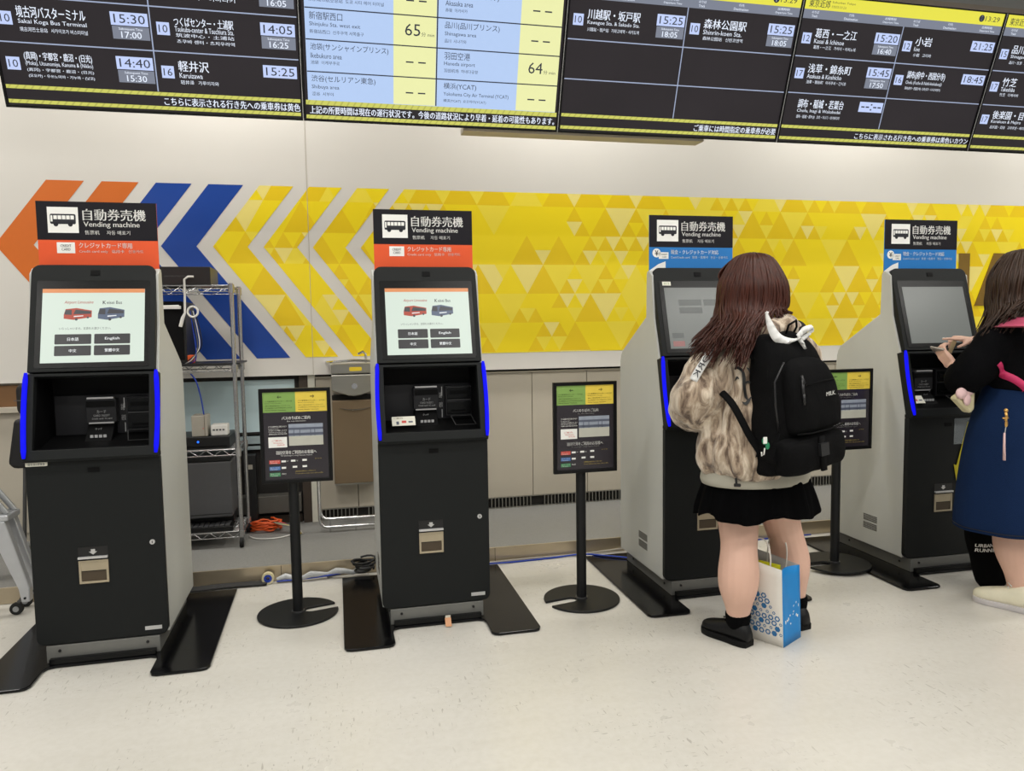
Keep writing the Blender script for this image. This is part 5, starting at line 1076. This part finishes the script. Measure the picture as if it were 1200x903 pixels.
for p, d in nl[:1]: n_.sphere(p+V((0, -.001, .005)), .0042, 8, 6, (1.3, .9, .5))
pm('fingernail', n_, 'eye_white', person2, smooth='all')
shoe(person2, (4.372, -.635, 0), R(116), 'shoe_cream', 'sole_white', 'lace_white', .27, 1.22)
shoe(person2, (4.600, -.545, 0), R(104), 'shoe_cream', 'sole_white', 'lace_white', .265)
def dn(x, y, z, a):
    t = (1.08-z)/.7; k = 1+.018*t*sin(5*a+1)+.01*t*sin(9*a); return x*k, y*k, z
sk = MB().loft(rings([(4.43, -.475, 1.085, .185, .145), (4.42, -.475, 1.0, .213, .17), (4.40, -.478, .85, .248, .20), (4.39, -.48, .65, .276, .222), (4.382, -.485, .45, .290, .236), (4.382, -.485, .385, .292, .238)], YAW2*.5, 80, 5, mod=dn), cap=False)
dsk = pm('skirt', sk, 'denim', person2, smooth='all'); dsk.modifiers.new('s', 'SOLIDIFY').thickness = .005
hm = MB().loft(rings([(4.382, -.485, .402, .2945, .2405), (4.382, -.485, .398, .2945, .2405)], YAW2*.5, 80, 1, mod=dn), cap=False); me = hm.mesh('hem_stitch'); me.transform(Matrix.Translation(-p2)); put('hem_stitch', me, 'black_cable', dsk, smooth='all')
j = MB(); j.loft(rings([(4.435, -.475, 1.035, .195, .155), (4.435, -.475, 1.055, .215, .17), (4.435, -.475, 1.12, .215, .168), (4.44, -.47, 1.22, .212, .160), (4.445, -.465, 1.30, .205, .14), (4.45, -.46, 1.36, .15, .105), (4.448, -.455, 1.405, .085, .075), (4.447, -.453, 1.42, .07, .065)], YAW2, 48, 5))
limb(j, [(4.31, -.47, 1.325, .082), (4.24, -.475, 1.25, .090), (4.16, -.465, 1.16, .090), (4.12, -.43, 1.095, .080), (4.155, -.36, 1.085, .066), (4.205, -.30, 1.108, .050), (4.228, -.265, 1.122, .040)], 24)
limb(j, [(4.59, -.44, 1.33, .080), (4.66, -.39, 1.22, .080), (4.64, -.29, 1.145, .072), (4.56, -.225, 1.17, .060), (4.48, -.19, 1.22, .046), (4.45, -.178, 1.243, .036)], 24)
f3 = folds(9, .010, (1, 1, .5), 20); jk2 = pm('sweater', remesh(j, .009, 3, f3), 'sweater', person2, smooth='all', nofix=True)
hairdo(person2, C2+V((.008, 0, 0)), [(-25, 4.60, -.53, 1.43), (-60, 4.56, -.60, 1.43), (-90, 4.45, -.62, 1.425), (-120, 4.33, -.60, 1.41), (-145, 4.225, -.55, 1.35), (-170, 4.165, -.49, 1.27), (-195, 4.175, -.44, 1.245), (-220, 4.25, -.37, 1.26), (-238, 4.32, -.32, 1.32)][::-1], 'hair_dark', (.146, .134), 420, seed=9, face=FH2)
# pink cross-body bag strap
cb = thing('shoulder_bag', 'pink cross-body strap with pale pouch worn over the black sweater', 'bag', (4.44, -.60, 1.05))
L0 = cb.location
def strap(P, w, m, nm, dirv=V((0, 1, 0))):
    q = spline([(x, z, ww) for (x, z), ww in zip(P, w)], 7); A, B = [], []
    for k, (x, z, ww) in enumerate(q):
        a = q[max(k-1, 0)]; c = q[min(k+1, len(q)-1)]; dx, dz = c[0]-a[0], c[1]-a[1]; n2 = math.hypot(dx, dz); A.append((x-dz/n2*ww/2, -1.2, z+dx/n2*ww/2)); B.append((x+dz/n2*ww/2, -1.2, z-dx/n2*ww/2))
    off = [v - (L0-p2) for v in drape(jk2, A+B, p2, .006, dirv)]; n2 = len(A); o = put(nm, MB().grid([off[:n2], off[n2:]]), m, cb, smooth='all'); o.modifiers.new('s', 'SOLIDIFY').thickness = .003
strap([(4.19, 1.335), (4.26, 1.378), (4.33, 1.400), (4.40, 1.402), (4.47, 1.395)], [.012, .022, .026, .03, .026], 'pink', 'collar_strap')
strap([(4.175, 1.170), (4.215, 1.130), (4.25, 1.090), (4.285, 1.050)], [.024, .026, .026, .026], 'pink_strap', 'strap')
strap([(4.47, 1.39), (4.56, 1.33), (4.62, 1.26)], [.026, .028, .028], 'pink_strap', 'strap')
# pale pouch with a bow at her left hip
po2 = thing('pouch', 'pale pink ruffled pouch hanging at the hip of the denim skirt', 'pouch', (4.095, -.44, 1.0))
put('pouch_body', MB().prism([(-.052, .005), (.03, -.07), (.055, -.05), (.055, .065), (.02, .055)], -.03, .02), 'tape_cream', po2, bevel=.012, smooth=True)
put('bow', MB().sphere((-.030, -.035, .030), .028, 12, 8, (1.1, .6, 1)).sphere((.01, -.038, .042), .026, 12, 8, (1, .5, .9)).sphere((-.005, -.042, .0), .020, 12, 8, (1, .5, 1.4)), 'pale_pink', po2, smooth='all')
zp = thing('keyring', 'gold clasp with long pale pink leather strap hanging on the skirt', 'key ring', (4.118, -.665, .93))
put('clasp', MB().tube([(0, 0, .03), (.004, 0, .01), (.0, 0, -.01)], .006, 8).sphere((0, 0, .038), .009, 10, 8).tube([(-.016, 0, .004), (.014, 0, .004)], .004, 6).sphere((.004, 0, -.022), .010, 10, 8, (.8, .5, 1.6)), 'gold', zp, smooth='all')
put('chain', MB().tube([(.002, 0, -.036), (-.002, 0, -.065)], .002, 6), 'silver_bar', zp); put('leather_strap', MB().tube([(-.004, 0, -.062), (-.003, 0, -.12), (.0, 0, -.185)], [.005, .0065, .008], 8, flat=.5), 'pale_pink', zp, smooth='all')
# phone in the left hand, card under the thumb
ph = thing('phone', 'pale grey phone lying in the palm of the woman in black', 'phone', (4.262, -.135, 1.205)); ph.rotation_euler = (R(12), R(24), R(28))
put('shell', MB().prism(rr(-.065, -.036, .065, .036, .009), -.0045, .0045, 'z'), 'phone_grey', ph, bevel=.0015, smooth=True); put('screen', MB().prism(rr(-.062, -.033, .062, .033, .007), .0046, .0054, 'z'), 'gloss_black', ph)
cd = thing('payment_card', 'beige card held over the phone by the woman in black', 'card', (4.305, -.160, 1.235)); cd.rotation_euler = (R(-75), R(12), R(20))
put('card', MB().prism(rr(-.020, -.032, .020, .032, .003), -.0005, .0005, 'z'), 'card_beige', cd)
# black tote bag standing behind her shoe
tb_ = thing('tote_bag', 'black cloth tote bag with white lettering standing beside her cream shoe', 'bag', (4.475, -.29, 0))
def tt(x, y, z, a): return x, y, z
tm = MB().loft(rings([(.015, 0, .003, .075, .035), (.01, 0, .05, .105, .05), (.0, 0, .15, .135, .055), (-.01, 0, .27, .160, .05), (-.012, 0, .36, .165, .04)], 0, 40, 4, 2.6), cap=True)
me = remesh(tm, .009, 2, folds(10, .008, (1, 1, .6), 30)); put('cloth_body', me, 'tote_black', tb_, smooth='all', fix=False)
for yy in (-.03, .03): put('handle', MB().tube(spline([(-.07, yy, .35), (-.065, yy, .44), (0, yy*.6, .50), (.06, yy, .44), (.065, yy, .35)], 5), .009, 8, flat=.35, ref=(0, 1, 0)), 'tote_black', tb_, smooth='all')
tx_ = Print(); tx_.text('URBAN', -.150, .235, -.065, .252, .03); tx_.text('RUNNING', -.146, .210, -.03, .228, .03)
tbm = [o for o in tb_.children if o.name.startswith('cloth_body')][0]
pts = drape(tbm, [(x, -.5, z) for x, y, z in tx_.v], V((0, 0, 0)), .002, V((0, 1, 0))); put('lettering', MB().add(pts, tx_.f), 'white_print', tb_, fix=False)
